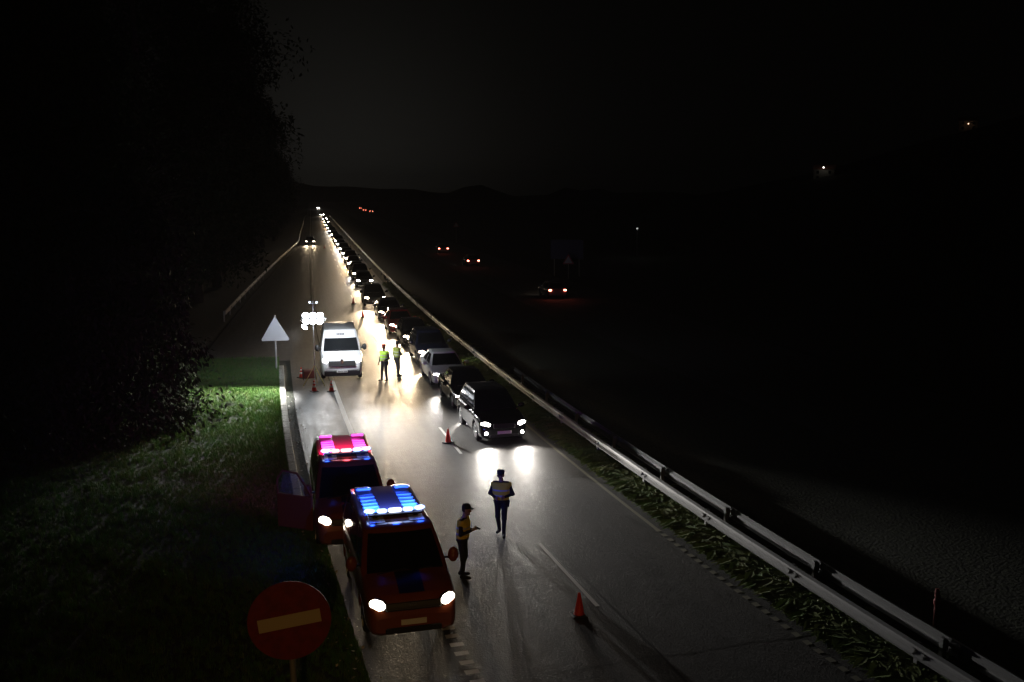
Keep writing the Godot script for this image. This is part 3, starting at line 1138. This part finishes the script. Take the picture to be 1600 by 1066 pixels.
func furniture() -> void:
	var steel := mat("galvanised steel", Color(.24, .24, .24), .6, .45)
	guardrail("long galvanised rail along the weedy central reservation, nearest the queue of cars", func(_d): return 1.0, 9.0, 420.0, 1.0, steel)
	guardrail("shorter galvanised rail behind the long one, at the lower right", func(_d): return 1.75, 9.0, 47.0, -1.0, steel)
	guardrail("galvanised rail bending along the far left roadside under the trees", func(d): return left_rail(d), 74.0, 420.0, -1.0, steel)
	# no-entry sign in front
	var t := thing("no_entry_sign", "round red no entry sign with a pale bar, standing in the grass below", "road sign", on_road(-9.55, 13.2, bank(-9.55, 13.2)), .2)
	t.position = Vector3(-3.15, -.02, -13.74)
	t.rotation.z = .03
	var grey := mat("grey painted post", Color(.25, .25, .25), .5, .4)
	post_of(t, 3.35, .045, grey)
	var face := Transform3D(Basis(Vector3(0, 0, 1), .1), Vector3(0, 2.9, 0))
	var red := mat("dull red sign sheeting", Color(.3, .016, .012), .5)
	red.albedo_color = Color(1, 1, 1)
	red.uv1_triplanar = true
	red.uv1_scale = Vector3.ONE * .9
	red.albedo_texture = noise_tex(256, .02, 5, Color(.11, .007, .006).linear_to_srgb(), Color(.19, .012, .01).linear_to_srgb(), 41)
	var disc := put("sign_disc", plate_disc(.6, .02), red, t, face)
	var bm := MB.new()
	bm.box(Vector3(0, 0, .014), Vector3(.9, .2, .006), Basis(), .002)
	put("bar", bm, mat("aged sign white", Color(.42, .34, .2), .6), disc)
	# warning triangle seen from behind
	t = thing("warning_sign", "triangular traffic sign seen from behind, on a post in lit grass", "road sign", Vector3(-12.31, bank(-10.2, 51.0), -51.24), heading(51.0) + PI)
	post_of(t, 2.85, .045, mat("pale galvanised post", Color(.45, .46, .47), .5, .5), .05)
	put("sign_back", prism(triangle(.86, .06), .02), mat("bare aluminium sign back", Color(.5, .51, .53), .55, .35), t, Transform3D(Basis(), Vector3(0, 1.95, 0)))
	var clamp_m := MB.new()
	for y in [1.75, 2.2]:
		clamp_m.box(Vector3(0, y, .04), Vector3(.3, .04, .05), Basis(), .008)
	put("mounting_brackets", clamp_m, mat("pale galvanised post", Color(.45, .46, .47), .5, .5), t)
	# floodlight mast
	mast()
	# cones
	cone(Vector3(1.45, 0, -20.44), "red cone nearest the camera, right of the lane dash", false)
	cone(Vector3(-2.35, 0, -35.62), "dark red cone silhouetted left of the first black car", false)
	cone(Vector3(-9.16, 0, -45.25), "banded red cone at the foot of the floodlight mast, left of another", true)
	cone(Vector3(-8.36, 0, -45.25), "banded red cone in front of the white van, right of the mast", true)
	cone(Vector3(-10.43, .05, -48.49), "orange cone on the grass edge under the floodlight", true)
	cone(Vector3(-11.1, 0, -73.53), "small cone beside the eighth car of the queue, nearer of two", false)
	cone(Vector3(-13.27, 0, -82.77), "small cone between the lanes, farther of two beside the queue", false)
	cone(Vector3(-32.11, 0, -170.92), "far tiny orange cone beside the lone oncoming car", true)
	# red marker behind the rails
	t = thing("marker_post", "slim dull red marker post behind the rails at lower right", "marker post", Vector3(8.85, -.05, -19.7))
	var mp := MB.new()
	mp.tube([Vector3(0, -.1, 0), Vector3(0, .8, 0), Vector3(0, .95, -.03)], [.06, .055, .04], 10)
	put("shaft", mp, mat("faded red plastic", Color(.2, .016, .012), .7), t)
	var cap := MB.new()
	cap.lathe([[.062, .6], [.066, .61], [.066, .72], [.062, .73]], Vector3.ZERO, Basis(), 12)
	put("reflector_band", cap, mat("dull red sleeve", Color(.28, .03, .025), .6), t)
	# signs on the far carriageway
	t = thing("direction_sign", "large dark blue direction panel across the far carriageway", "road sign", on_road(21.5, 108.0, -.05), -.12)
	for x in [-1.4, 1.4]:
		var p := MB.new()
		p.tube([Vector3(x, -.2, -.08), Vector3(x, 4.1, -.08)], [.07, .07], 8)
		put("post", p, steel, t)
	var bl := MB.new()
	bl.box(Vector3(0, 3.0, 0), Vector3(3.7, 2.2, .05), Basis(), .02)
	put("panel", bl, mat("blue sign sheeting", Color(.006, .018, .08), .6), t)
	for s in [["small red bordered triangle standing beside the blue panel", on_road(20.6, 104.0, -.05), 2.0], ["small pale triangle far along the other carriageway", on_road(21.0, 190.0, -.05), 3.3]]:
		t = thing("warning_sign", s[0], "road sign", s[1], -.1)
		post_of(t, s[2] + .3, .045, steel)
		var tr := put("sign_border", prism(triangle(.75, .05), .02), mat("sign red", Color(.25, .012, .012), .5), t, Transform3D(Basis(), Vector3(0, s[2], 0)))
		put("sign_face", prism(triangle(.52, .03), .01), mat("sign white", Color(.3, .3, .3), .5), tr, Transform3D(Basis(), Vector3(0, 0, .012)))
	# houses on the hill, each with one lamp
	house("low house on the right hillside with a small white lamp", 141.0, 450.0, 21.2, Color(1, .95, .85), 14.0, 1.0)
	house("highest house at the upper right with a dim amber lamp", 238.0, 525.0, 45.5, Color(1, .6, .35), 6.0, 1.1)
	# sodium street lamp on the overpass, behind and to the left of the camera
	t = thing("street_lamp", "sodium street lamp on the overpass behind the viewer", "street lamp", Vector3(3.0, 0.0, 20.0))
	post_of(t, 15.0, .08, steel, 0.0)
	var hm := MB.new()
	hm.box(Vector3(0, 15.1, -.5), Vector3(.3, .12, 1.1), Basis(), .04)
	put("lamp_head", hm, steel, t)
	hm = MB.new()
	hm.box(Vector3(0, 15.02, -.7), Vector3(.24, .05, .5), Basis(), .01)
	put("lamp_lens", hm, mat("sodium lens", Color(.8, .6, .3), .3, 0, {"glow": Color(1, .5, .15), "power": 6.0}), t)
	spot(t, Vector3(0, 14.93, -.75), Vector3(-5.3, -13.5, -39), Color(1, .52, .16), SODIUM, 12.0, .2)
	# low lamp by the far carriageway
	t = thing("lamp_post", "tiny dim lamp on a short post, right of the far tail lights", "lamp post", Vector3(18.4, -.05, -147.0))
	post_of(t, 4.1, .05, steel, 0.0)
	var hd := MB.new()
	hd.ellipsoid(Vector3(0, 4.2, 0), Vector3(.14, .12, .14), Basis(), 6)
	put("lamp_globe", hd, mat("dim lamp globe", Color(.5, .5, .5), .4, 0, {"glow": Color(.9, 1, .95), "power": .5}), t)
	omni(t, Vector3(0, 4.2, 0), Color(.9, 1, .95), .4, .1)

func house(label: String, x: float, d: float, lamp: float, c: Color, power: float, r: float) -> void:
	var y := hill_y(x, d) - .4
	var t := thing("house", label, "house", Vector3(x, y, -d - 5.0), -.4, "houses on the hill")
	var w := MB.new()
	w.box(Vector3(0, 2.6, 0), Vector3(9, 5.2, 7), Basis(), .05)
	put("wall", w, mat("rendered house wall", Color(.16, .15, .13), .9), t)
	var rf := MB.new()
	var a := PackedVector3Array([Vector3(-5, 5.2, 4), Vector3(-5, 5.2, -4), Vector3(-5, 7.4, 0)])
	var b := PackedVector3Array([Vector3(5, 5.2, 4), Vector3(5, 5.2, -4), Vector3(5, 7.4, 0)])
	rf.loft([a, b], true, true, 0)
	put("roof", rf, mat("clay roof", Color(.22, .09, .06), .9), t)
	for q in [[-2.6, 1.5], [2.6, 1.5], [-2.6, 3.9], [2.6, 3.9]]:
		var wm := MB.new()
		wm.box(Vector3(q[0], q[1], 3.5), Vector3(1.1, 1.3, .1), Basis(), .02)
		put("window", wm, mat("dark window glass", Color(.006, .007, .008), .04), t)
	var dm := MB.new()
	dm.box(Vector3(0, 1.05, 3.5), Vector3(1, 2.1, .1), Basis(), .02)
	put("door", dm, mat("brown door", Color(.08, .04, .02), .7), t)
	var lm := MB.new()
	lm.ellipsoid(Vector3(0, lamp - y, 5.6), Vector3(.24, .24, .24) * r, Basis(), 6)
	var am := MB.new()
	am.tube([Vector3(0, lamp - y + .2, 3.4), Vector3(0, lamp - y + .25, 5.6)], [.05, .05], 6)
	put("lamp_arm", am, mat("grey painted post", Color(.25, .25, .25), .5, .4), t)
	put("lamp_globe", lm, mat("house lamp %.1f" % power, Color(.8, .8, .8), .4, 0, {"glow": c, "power": power}), t)
	omni(t, Vector3(0, lamp - y, 6.1), c, power * .01, .2)

func mast() -> void:
	var t := thing("floodlight_mast", "tripod mast with glaring white floodlights beside the white van", "floodlight", Vector3(-9.4, 0, -46.7), 0.0)
	var alu := mat("mast aluminium", Color(.6, .6, .62), .4, .7)
	var m := MB.new()
	m.tube([Vector3(0, .35, 0), Vector3(0, 1.5, 0)], [.03, .03], 10)
	put("lower_tube", m, alu, t)
	m = MB.new()
	m.tube([Vector3(0, 1.45, 0), Vector3(0, 4.05, 0)], [.022, .022], 10)
	put("upper_tube", m, alu, t)
	for k in 3:
		var a := TAU * k / 3.0 + .5
		m = MB.new()
		m.tube([Vector3(0, 1.0, 0), Vector3(cos(a) * .6, .02, sin(a) * .6)], [.018, .018], 8)
		put("leg", m, mat("yellow leg paint", Color(.6, .5, .2), .5, .2), t)
	m = MB.new()
	m.box(Vector3(0, 3.1, -.02), Vector3(1.0, .05, .05), Basis(), .01)
	put("crossbar", m, alu, t)
	var black := mat("lamp housing", Color(.02, .02, .02), .5)
	var lens := mat("floodlight lens", Color(.9, .9, .9), .2, 0, {"glow": Color(.86, .94, 1.0), "power": 80.0})
	for row in 3:
		for k in (3 if row < 2 else 1):
			var p := Vector3(-.33 + .33 * k, 3.1 + .28 * row, .08)
			var b := Basis(Vector3.UP, [-.1, .3, .6][k]) * Basis(Vector3.RIGHT, [.26, .25, .2][k] + .06 * (1 - row))
			var share := 1.0
			if row == 2:
				b = Basis(Vector3.UP, -.62) * Basis(Vector3.RIGHT, .56)
				p = Vector3(-.42, 2.82, .05)
				share = 3.6
			m = MB.new()
			m.box(Vector3(0, 0, -.05), Vector3(.3, .25, .09), Basis(), .015)
			var h := put("lamp_housing", m, black, t, Transform3D(b, p))
			m = MB.new()
			m.ellipsoid(Vector3(0, 0, .0), Vector3(.168, .142, .03), Basis(), 8)
			put("lens_light", m, lens, h)
			spot(h, Vector3(0, 0, .06), Vector3(0, 0, 1), Color(1, .97, .93), FLOOD * share * ([1.4, .1, 3.0][k] if row < 2 else 1.0), [14.0, 18.0, 18.0][k] if row < 2 else 38.0, .12)
	# one work lamp turned back to the van
	m = MB.new()
	m.box(Vector3(0, 0, -.05), Vector3(.2, .16, .08), Basis(), .015)
	var wl := put("work_lamp", m, black, t, Transform3D(Basis(Vector3.UP, 2.7) * Basis(Vector3.RIGHT, .35), Vector3(.5, 3.2, -.1)))
	m = MB.new()
	m.box(Vector3(0, 0, .002), Vector3(.16, .12, .012), Basis(), .004)
	put("lens_light", m, lens, wl)
	spot(wl, Vector3(0, 0, .05), Vector3(0, 0, 1), Color(.9, .95, 1.0), 26.0, 65.0, .08)
	m = MB.new()
	m.box(Vector3(0, 0, -.05), Vector3(.2, .16, .08), Basis(), .015)
	wl = put("work_lamp", m, black, t, Transform3D(Basis(Vector3.UP, -2.3) * Basis(Vector3.RIGHT, .25), Vector3(-.55, 3.2, -.1)))
	m = MB.new()
	m.box(Vector3(0, 0, .002), Vector3(.16, .12, .012), Basis(), .004)
	put("lens_light", m, lens, wl)
	spot(wl, Vector3(0, 0, .05), Vector3(0, 0, 1), Color(.8, .9, 1.0), 14.0, 60.0, .08)
	for x in [-.15, .18]:
		m = MB.new()
		m.lathe([[.02, 0], [.04, .03], [.045, .07], [.02, .09]], Vector3(x, 3.95, 0), Basis(), 10)
		put("small_lamp_light", m, mat("small beacon lens", Color(.8, .8, .9), .3, 0, {"glow": Color(.75, .85, 1), "power": 4.0}), t)
	m = MB.new()
	m.tube([Vector3(-.2, 3.95, 0), Vector3(.22, 3.95, 0)], [.012, .012], 6)
	put("upper_bar", m, alu, t)
	# crate-like generator at the foot
	var gshape := thing("generator", "small dark portable generator at the foot of the floodlight mast", "generator", Vector3(-10.0, 0, -48.3), .3)
	m = MB.new()
	m.box(Vector3(0, .28, 0), Vector3(.6, .4, .42), Basis(), .04)
	put("casing", m, mat("dark red casing", Color(.12, .02, .015), .5), gshape)
	for sx in [-.3, .3]:
		m = MB.new()
		m.tube([Vector3(sx, .02, -.22), Vector3(sx, .52, -.22), Vector3(sx, .52, .22), Vector3(sx, .02, .22)], [.016, .016, .016, .016], 6)
		put("frame", m, black, gshape)

const SODIUM := 115.0
const FLOOD := 85.0

func police_van(label: String, front: Vector3, turn: float, blue: bool) -> void:
	var red := mat("police red paint", Color(.22, .05, .02), .3, 0, {"coat": 1.0})
	var s: Dictionary = MODELS.police
	var t := vehicle("police", "police_van", label, "police van", front, turn, red, {"group": "police vans parked on the shoulder", "energy": 5.0 if blue else 3.0, "warm": Color(1, .8, .55), "lens_power": 9.0})
	var navy := mat("dark blue livery film", Color(.005, .006, .012), .4, 0, {"coat": .6})
	var wh := mat("white livery film", Color(.75, .75, .75), .35, 0, {"coat": .5})
	# dark band over the bonnet
	var m := MB.new()
	var zs := [-.17, -.3, -.45, -.6, -.75, -.88]
	for i in zs.size() - 1:
		var y0: float = lerp_table(s.top, zs[i]) + .048
		var y1: float = lerp_table(s.top, zs[i + 1]) + .048
		m.quad(Vector3(-.26, y0, zs[i]), Vector3(.26, y0, zs[i]), Vector3(.26, y1, zs[i + 1]), Vector3(-.26, y1, zs[i + 1]), 1)
	put("bonnet_band", m, navy, t)
	put("roof_band", roof_patch(s, -.26, .26, -2.0, -4.7, .012), mat("matt red roof film", Color(.22, .045, .02), .75), t)
	for sd in [-1, 1]:
		put("roof_stripe", roof_patch(s, sd * .27, sd * .6, -1.95, -4.05, .012), wh, t)
		m = MB.new()
		m.box(roof_point(s, sd * .46, -4.42, .05), Vector3(.36, .07, .46), Basis(Vector3.RIGHT, -.22), .02)
		put("roof_pod", m, wh, t)
		for k in 5:
			m = MB.new()
			var c := roof_point(s, sd * .44, -2.75 - k * .26, .02)
			m.box(c, Vector3(.36, .03, .07), Basis(), .012)
			put("roof_rib", m, wh, t)
	# light bar
	var zb := -2.3
	var base := MB.new()
	var top := roof_point(s, 0, zb, .0).y
	base.box(Vector3(0, top + .07, zb), Vector3(1.2, .04, .24), Basis(), .015)
	for x in [-.45, .45]:
		base.box(Vector3(x, top + .025, zb), Vector3(.1, .08, .14), Basis(), .01)
	var bar := put("light_bar", base, mat("black plastic trim", Color(.012, .012, .013), .5), t)
	var x0 := [-.56, -.29, 0.0, .29, .56]
	for k in 5:
		m = MB.new()
		var wide: float = .3 if k == 2 else .22
		var yaw: float = [-.5, 0, 0, 0, .5][k]
		m.box(Vector3(0, 0, 0), Vector3(wide, .075, .15), Basis(), .025)
		var cc := Color(.12, .3, 1.0)
		var pw := 3.5
		if not blue and k in [1, 2]:
			cc = Color(1, .12, .12)
		if k == 2 and blue:
			cc = Color(.55, .65, 1.0)
		put("beacon_light", m, mat("beacon %s %d" % [blue, 1 if (k == 2) else 0 if cc.b > .5 else 2], Color(.3, .3, .5), .2, 0, {"glow": cc.lerp(Color(1, 1, 1), .25), "power": pw}), bar, Transform3D(Basis(Vector3.UP, yaw), Vector3(x0[k], top + .14, zb - (.05 if k in [0, 4] else 0.0))))
		var back := Color(.015, .09, 1.0) if blue else (Color(1, .04, .25) if k in [1, 2, 3] else Color(.8, .06, .8))
		var fore := Color(.015, .09, 1.0) if blue or k in [0, 4] else Color(1, .05, .08) if k == 2 else Color(.3, .2, 1)
		if k in [0, 2, 4]:
			spot(t, Vector3(x0[k], top + .24, zb - .2), Vector3(0, -.35, -1), back, BEACON, 62.0, .08)
			spot(t, Vector3(x0[k], top + .17, zb + .2), Vector3(0, -.12, 1), fore, BEACON * .03, 75.0, .08)
	# badge on the grille
	m = MB.new()
	m.lathe([[.07, -.006], [.075, 0], [.07, .006]], Vector3(0, .84, .0), Basis(Vector3(1, 0, 0), Vector3(0, 0, 1), Vector3(0, -1, 0)), 20)
	put("round_badge", m, mat("bright trim metal", Color(.55, .55, .56), .2, 1.0), t)
	if not blue:
		open_door(t, s, red)

const BEACON := 6.0

func open_door(t: Node3D, s: Dictionary, red: Material) -> void:
	# the front door on the verge side stands open
	var hinge := Vector3(-s.W * .5 - .02, 0, -1.0)
	var b := Basis(Vector3.UP, .95)     # the door's own x runs backwards along the van when shut
	var m := MB.new()
	m.box(Vector3(0, .78, -.55), Vector3(.07, .92, 1.1), Basis(), .03)
	var door := put("open_door", m, red, t, Transform3D(b, hinge))
	m = MB.new()
	m.tube([Vector3(0, 1.24, -.03), Vector3(.02, 1.5, -.22), Vector3(.06, 1.8, -.5), Vector3(.06, 1.83, -.95), Vector3(0, 1.6, -1.08), Vector3(0, 1.22, -1.08)], [.03, .03, .03, .03, .03, .03], 8)
	put("window_frame", m, red, door)
	m = MB.new()
	m.quad(Vector3(.03, 1.24, -.1), Vector3(.05, 1.24, -1.05), Vector3(.06, 1.8, -.93), Vector3(.06, 1.78, -.52))
	put("window_pane", m, mat("door glass", Color(.3, .32, .32), .04), door)
	var gm: StandardMaterial3D = mats["door glass"]
	gm.transparency = BaseMaterial3D.TRANSPARENCY_ALPHA
	gm.albedo_color.a = .25
	m = MB.new()
	m.box(Vector3(.02, .55, -.55), Vector3(.06, .22, .7), Basis(), .03)
	put("door_pocket", m, mat("black plastic trim", Color(.012, .012, .013), .5), door)

func traffic() -> void:
	police_van("nearest police van with blue beacons and a dark band on its bonnet", Vector3(-1.98, 0, -19.05), .27, true)
	police_van("police van with pink lit roof and an open door, behind the nearest one", Vector3(-4.0, 0, -24.25), .235, false)
	# white van beside the mast
	var wp := mat("white van paint", Color(.72, .73, .74), .3, 0, {"coat": .8})
	var van := vehicle("master", "delivery_van", "tall white van with lit headlights beside the floodlight mast", "van", Vector3(-8.3, 0, -47.9), .2, wp, {"marks": true, "aim": 0.0, "energy": 6.0, "lens_power": 10.0, "warm": Color(1, .92, .86)})
	var s: Dictionary = MODELS.master
	var bp := MB.new()
	bp.box(Vector3(0, .4, -.02), Vector3(1.72, .3, .12), Basis(), .05)
	put("lower_bumper", bp, mat("black plastic trim", Color(.012, .012, .013), .5), van)
	van.get_node("number_plate").position.z = .035
	var m := MB.new()
	for k in 5:
		m.box(gh(s, "front", -.2 + k * .1, .84, .012), Vector3(.075, .11, .012), Basis(Vector3.RIGHT, -.7))
	put("roof_marking", m, mat("dark grey lettering film", Color(.06, .06, .065), .6), van)
	m = MB.new()
	m.loft([PackedVector3Array([Vector3(-.09, .98, -.005), Vector3(0, .84, .02), Vector3(.09, .98, -.005), Vector3(0, 1.12, -.05)]), PackedVector3Array([Vector3(-.09, .98, .02), Vector3(0, .84, .045), Vector3(.09, .98, .02), Vector3(0, 1.12, -.025)])], true, true, 0)
	put("diamond_badge", m, mat("bright trim metal", Color(.55, .55, .56), .2, 1.0), van)
	# the queue in the lane along the central reservation: [kind, paint, x, d, label, options]
	var black := mat("black car paint", Color(.006, .006, .007), .12, 0, {"coat": .6})
	var navy := mat("midnight blue car paint", Color(.012, .016, .035), .25, 0, {"coat": 1.0})
	var white := mat("white car paint", Color(.7, .71, .72), .3, 0, {"coat": 1.0})
	var red := mat("red car paint", Color(.3, .015, .015), .28, 0, {"coat": 1.0})
	var grey := mat("grey car paint", Color(.12, .125, .13), .25, .4, {"coat": 1.0})
	var silver := mat("silver car paint", Color(.4, .41, .42), .28, .6, {"coat": 1.0})
	var xen := Color(1, .93, .84)
	var list := [
		["suv", black, -.28, 35.4, "black sport utility car with lit fog lamps, first in the queue", {"fogs": true, "warm": xen, "marks": false, "energy": 9.5, "aim": -.03, "cone": 25.0}],
		["sedan", black, -1.5, 40.9, "black car second in the queue, half hidden behind the first", {"warm": xen, "energy": 16.0}],
		["sedan", white, -2.85, 46.1, "white saloon third in the queue", {"warm": xen, "energy": 20.0}],
		["suv", navy, -4.1, 52.2, "dark car fourth in the queue, right behind the white saloon", {"energy": 70.0}],
		["hatch", black, -5.65, 58.6, "dark hatchback fifth in the queue, ahead of the red car", {}],
		["hatch", red, -7.1, 63.9, "small red car sixth in the queue", {}],
		["sedan", grey, -8.75, 71.4, "grey saloon seventh in the queue, behind the red car", {}],
		["suv", black, -11.1, 80.4, "large black car eighth in the queue", {}],
	]
	var words := ["ninth", "tenth", "eleventh", "twelfth", "thirteenth", "fourteenth", "fifteenth", "sixteenth", "seventeenth", "eighteenth", "nineteenth", "twentieth", "twenty-first", "twenty-second", "twenty-third", "twenty-fourth", "twenty-fifth", "twenty-sixth"]
	var far := [98.0, 105.5, 113.0, 122.0, 131.0, 143.5, 156.0, 171.0, 183.0, 195.0, 213.0, 233.0, 257.0, 281.0, 318.0, 357.0, 440.0, 661.0]
	var kinds := ["hatch", "suv", "sedan", "hatch", "suv", "sedan", "hatch"]
	var paints := [[grey, "grey"], [black, "black"], [silver, "silver"], [navy, "dark blue"], [black, "black"]]
	for k in far.size():
		var p: Array = paints[k % 5]
		var jit := sin(k * 12.9) * .5
		var c := on_road(-1.7 + jit * .35, far[k] + jit * 2.0)
		var hue := [Color(1, .7, .38), Color(1, .76, .48), Color(1, .93, .84), Color(1, .66, .34), Color(1, .82, .6)]
		list.append([kinds[k % 7], p[0], c.x, -c.z, "distant car with lit headlights, %s in the queue from the front" % words[k], {"far": far[k] > 120.0, "aim": -.04, "cone": 11.0, "warm": hue[(k * 3 + 1) % 5], "energy": 70.0, "lens_power": 50.0 + far[k] * .3}])
	for q in list:
		var o: Dictionary = q[5]
		o.group = "cars queuing towards the checkpoint"
		vehicle(q[0], "queued_car", q[4], "car", Vector3(q[2], 0, -q[3]), heading(q[3]), q[1], o)
	# a lone car coming down the other lane
	vehicle("sedan", "oncoming_car", "lone distant car with bright headlights in the empty left lane", "car", Vector3(-36.8, 0, -182.0), heading(182.0), grey, {"aim": 0.0, "energy": 40.0, "lens_power": 26.0})
	# tail lights going away on the other carriageway
	for q in [[4.0, 86.8, 2.2, "car driving away, lowest of the far red tail lights"], [-4.9, 126.5, 2.0, "car driving away, middle of the three far tail light pairs"], [-10.7, 155.7, 2.4, "car driving away with reddest tail lights, right of the rails"], [-72.9, 520.0, 3.0, "far car driving away, right of the distant red cluster"], [-82.9, 565.0, 3.0, "far car driving away, middle of the distant red cluster"], [-98.2, 650.0, 3.0, "far car driving away, left of the distant red cluster"]]:
		var far_away: bool = q[1] > 300
		# turned round: its rear towards us
		var a := heading(q[1]) + PI
		var at := Vector3(q[0], -.02, -q[1]) + Vector3(sin(a), 0, cos(a)) * 4.0
		vehicle("hatch", "departing_car", q[3], "car", at, a, grey, {"group": "cars driving away", "tails": true, "far": true, "energy": 1.2, "tail_power": 22.0 if not far_away else 60.0, "tail_color": Color(1, .22, .14) if not far_away else Color(1, .04, .03), "tail_energy": .06})

func people() -> void:
	var yel := Color(.8, .62, .05)
	var lime := Color(.45, .8, .06)
	person("officer in a dull yellow vest and cap walking ahead of the first black car", Vector3(-.29, 0, -25.6), -.15,
		pose({"elbow_l": Vector3(-.31, 1.14, -.04), "wrist_l": Vector3(-.12, 1.08, .17), "elbow_r": Vector3(.31, 1.14, -.04), "wrist_r": Vector3(.12, 1.1, .17),
			"knee_l": Vector3(-.09, .51, .0), "ankle_l": Vector3(-.08, .1, -.2), "knee_r": Vector3(.1, .5, .1), "ankle_r": Vector3(.09, .085, .12), "head": Vector3(0, -.01, .03)}), {"vest": "near", "vest_color": yel})
	person("officer in a yellow vest standing sideways beside the nearest police van", Vector3(-1.17, 0, -22.63), 1.35,
		pose({"elbow_l": Vector3(-.24, 1.13, .02), "wrist_l": Vector3(-.1, 1.2, .24), "elbow_r": Vector3(.24, 1.12, .0), "wrist_r": Vector3(.1, 1.17, .24), "lean": Vector3(0, 0, .03), "head": Vector3(0, -.01, .03), "ankle_l": Vector3(-.1, .085, .03), "ankle_r": Vector3(.11, .085, -.07)}),
		{"vest": "near", "vest_color": yel, "phone": Vector3(0, 1.25, .36), "phone_label": "small dark device held by the officer beside the police van"})
	person("officer in a bright lime vest, left of the two between van and queue", Vector3(-6.24, 0, -47.98), -.5,
		pose({"knee_l": Vector3(-.11, .5, .05), "ankle_l": Vector3(-.14, .085, .05), "elbow_r": Vector3(.28, 1.13, 0), "wrist_r": Vector3(.16, 1.05, .2)}), {"vest": "lime", "vest_color": lime, "cap": Color(.25, .02, .015)})
	person("officer in dark clothes and vest, right of the two between van and queue", Vector3(-5.75, 0, -49.1), 2.3,
		pose({"elbow_l": Vector3(-.29, 1.15, .02), "wrist_l": Vector3(-.12, 1.1, .2), "knee_r": Vector3(.1, .5, .08), "ankle_r": Vector3(.1, .085, .1)}), {"vest": "dull", "vest_color": Color(.25, .3, .05)})

func planting() -> void:
	var rng := RandomNumberGenerator.new()
	rng.seed = 77
	var bark := mat("dark bark", Color(.05, .04, .03), .95)
	var leaves := mat("dark foliage", Color(.028, .04, .018), .95)
	leaves.metallic_specular = .15
	var kinds := [tree_meshes(1, 21.0, 5.2, 3.0, 110, 190, .32, .2), tree_meshes(2, 23.0, 5.8, 2.5, 120, 190, .32, .2), tree_meshes(3, 18.0, 4.8, 1.5, 110, 190, .26, .3)]
	var pine := tree_meshes(4, 19.0, 5.6, .2, 320, 300, .26, 1.0)
	var spots := [[-22.0, 62.0, 0, 1.0], [-18.5, 74.0, 1, 1.3], [-16.5, 88.0, 2, 1.75], [-16.0, 102.0, 0, 1.45], [-16.8, 118.0, 1, 1.25], [-16.5, 136.0, 2, 1.45], [-15.8, 156.0, 0, 1.15], [-15.0, 178.0, 1, 1.0], [-14.0, 204.0, 2, 1.0], [-14.5, 236.0, 0, .85], [-14.5, 275.0, 1, .8], [-15.0, 320.0, 2, .95], [-15.0, 380.0, 0, .8],
		[-31.0, 70.0, 1, 1.1], [-33.0, 95.0, 0, 1.2], [-30.0, 125.0, 1, 1.1], [-26.0, 48.0, 0, 1.05], [-33.0, 52.0, 1, 1.1]]
	for k in spots.size():
		var q: Array = spots[k]
		var t := thing("roadside_tree", "black leafy tree in the dark row left of the road", "tree", on_road(q[0], q[1], -.1), rng.randf() * TAU, "trees along the left roadside")
		t.scale = Vector3.ONE * q[3]
		put("trunk", kinds[q[2]][0], bark, t)
		put("crown", kinds[q[2]][1], leaves, t)
	for q in [[-17.0, -38.0, 1.0, "dense dark conifer whose right edge overhangs the lit grass"], [-19.5, -33.5, .9, "dense dark conifer at far left, nearest the camera"], [-21.0, -42.0, 1.1, "dense dark conifer standing behind the two front conifers"]]:
		var t := thing("conifer", q[3], "tree", Vector3(q[0], .3, q[1]), rng.randf() * TAU, "conifers on the bank")
		t.scale = Vector3.ONE * q[2]
		put("trunk", pine[0], bark, t)
		put("crown", pine[1], leaves, t)
	# grass on the left verge
	var where := []
	var tint := []
	for k in 42000:
		var d := 7.0 + 50.0 * pow(rng.randf(), .9)
		var off := (-9.38 if d > 30.0 else -8.8) - 9.5 * pow(rng.randf(), 1.3)
		var b := Basis(Vector3.UP, rng.randf() * TAU).scaled(Vector3.ONE * rng.randf_range(.5, 1.25))
		where.append(Transform3D(b, on_road(off, d, bank(off, d) - .01)))
		var c := rng.randf()
		tint.append(Color(.05, .15, .015).lerp(Color(.11, .14, .03), c * c))
	copies("grass", tuft(3, 9, .16, .008, .1), mat("grass blades", Color(1, 1, 1), .9, 0, {"vertex": true, "back": Color(.3, .3, .3)}), where, tint, "green grass on the verge left of the road", "grass")
	# weeds on the central reservation
	where = []
	tint = []
	for k in 11000:
		var d := 8.0 + 92.0 * pow(rng.randf(), 1.4)
		var off := .62 + absf(rng.randfn()) * .3
		var b := Basis(Vector3.UP, rng.randf() * TAU).scaled(Vector3.ONE * rng.randf_range(.5, 1.6))
		where.append(Transform3D(b, on_road(off, d, -.05)))
		tint.append(Color(.09, .16, .03).lerp(Color(.19, .22, .07), rng.randf()))
	copies("weeds", tuft(5, 14, .42, .07, .14, true), mat("weed leaves", Color(1, 1, 1), .6, 0, {"vertex": true, "back": Color(.3, .3, .3)}), where, tint, "broad leaved weeds under the long rail", "weeds")
	# fallen leaves and litter along the gutter and the rail
	where = []
	tint = []
	for k in 420:
		var d := 9.0 + 38.0 * rng.randf()
		var off := -8.95 + rng.randfn() * .22 if k % 3 else .75 + rng.randfn() * .2
		var b := Basis(Vector3(rng.randf(), rng.randf() + .5, rng.randf()).normalized(), rng.randf() * TAU).scaled(Vector3.ONE * rng.randf_range(.4, 1.2))
		where.append(Transform3D(b, on_road(off, d, .03)))
		tint.append(Color(.3, .26, .18).lerp(Color(.65, .63, .58), rng.randf()))
	var lm := MB.new()
	lm.quad(Vector3(-.03, 0, 0), Vector3(0, .008, .05), Vector3(.035, 0, .005), Vector3(.003, .01, -.05))
	copies("leaf_litter", lm.mesh(), mat("pale litter", Color(1, 1, 1), .35, 0, {"vertex": true}), where, tint, "pale wet leaves and litter along both road edges", "litter")
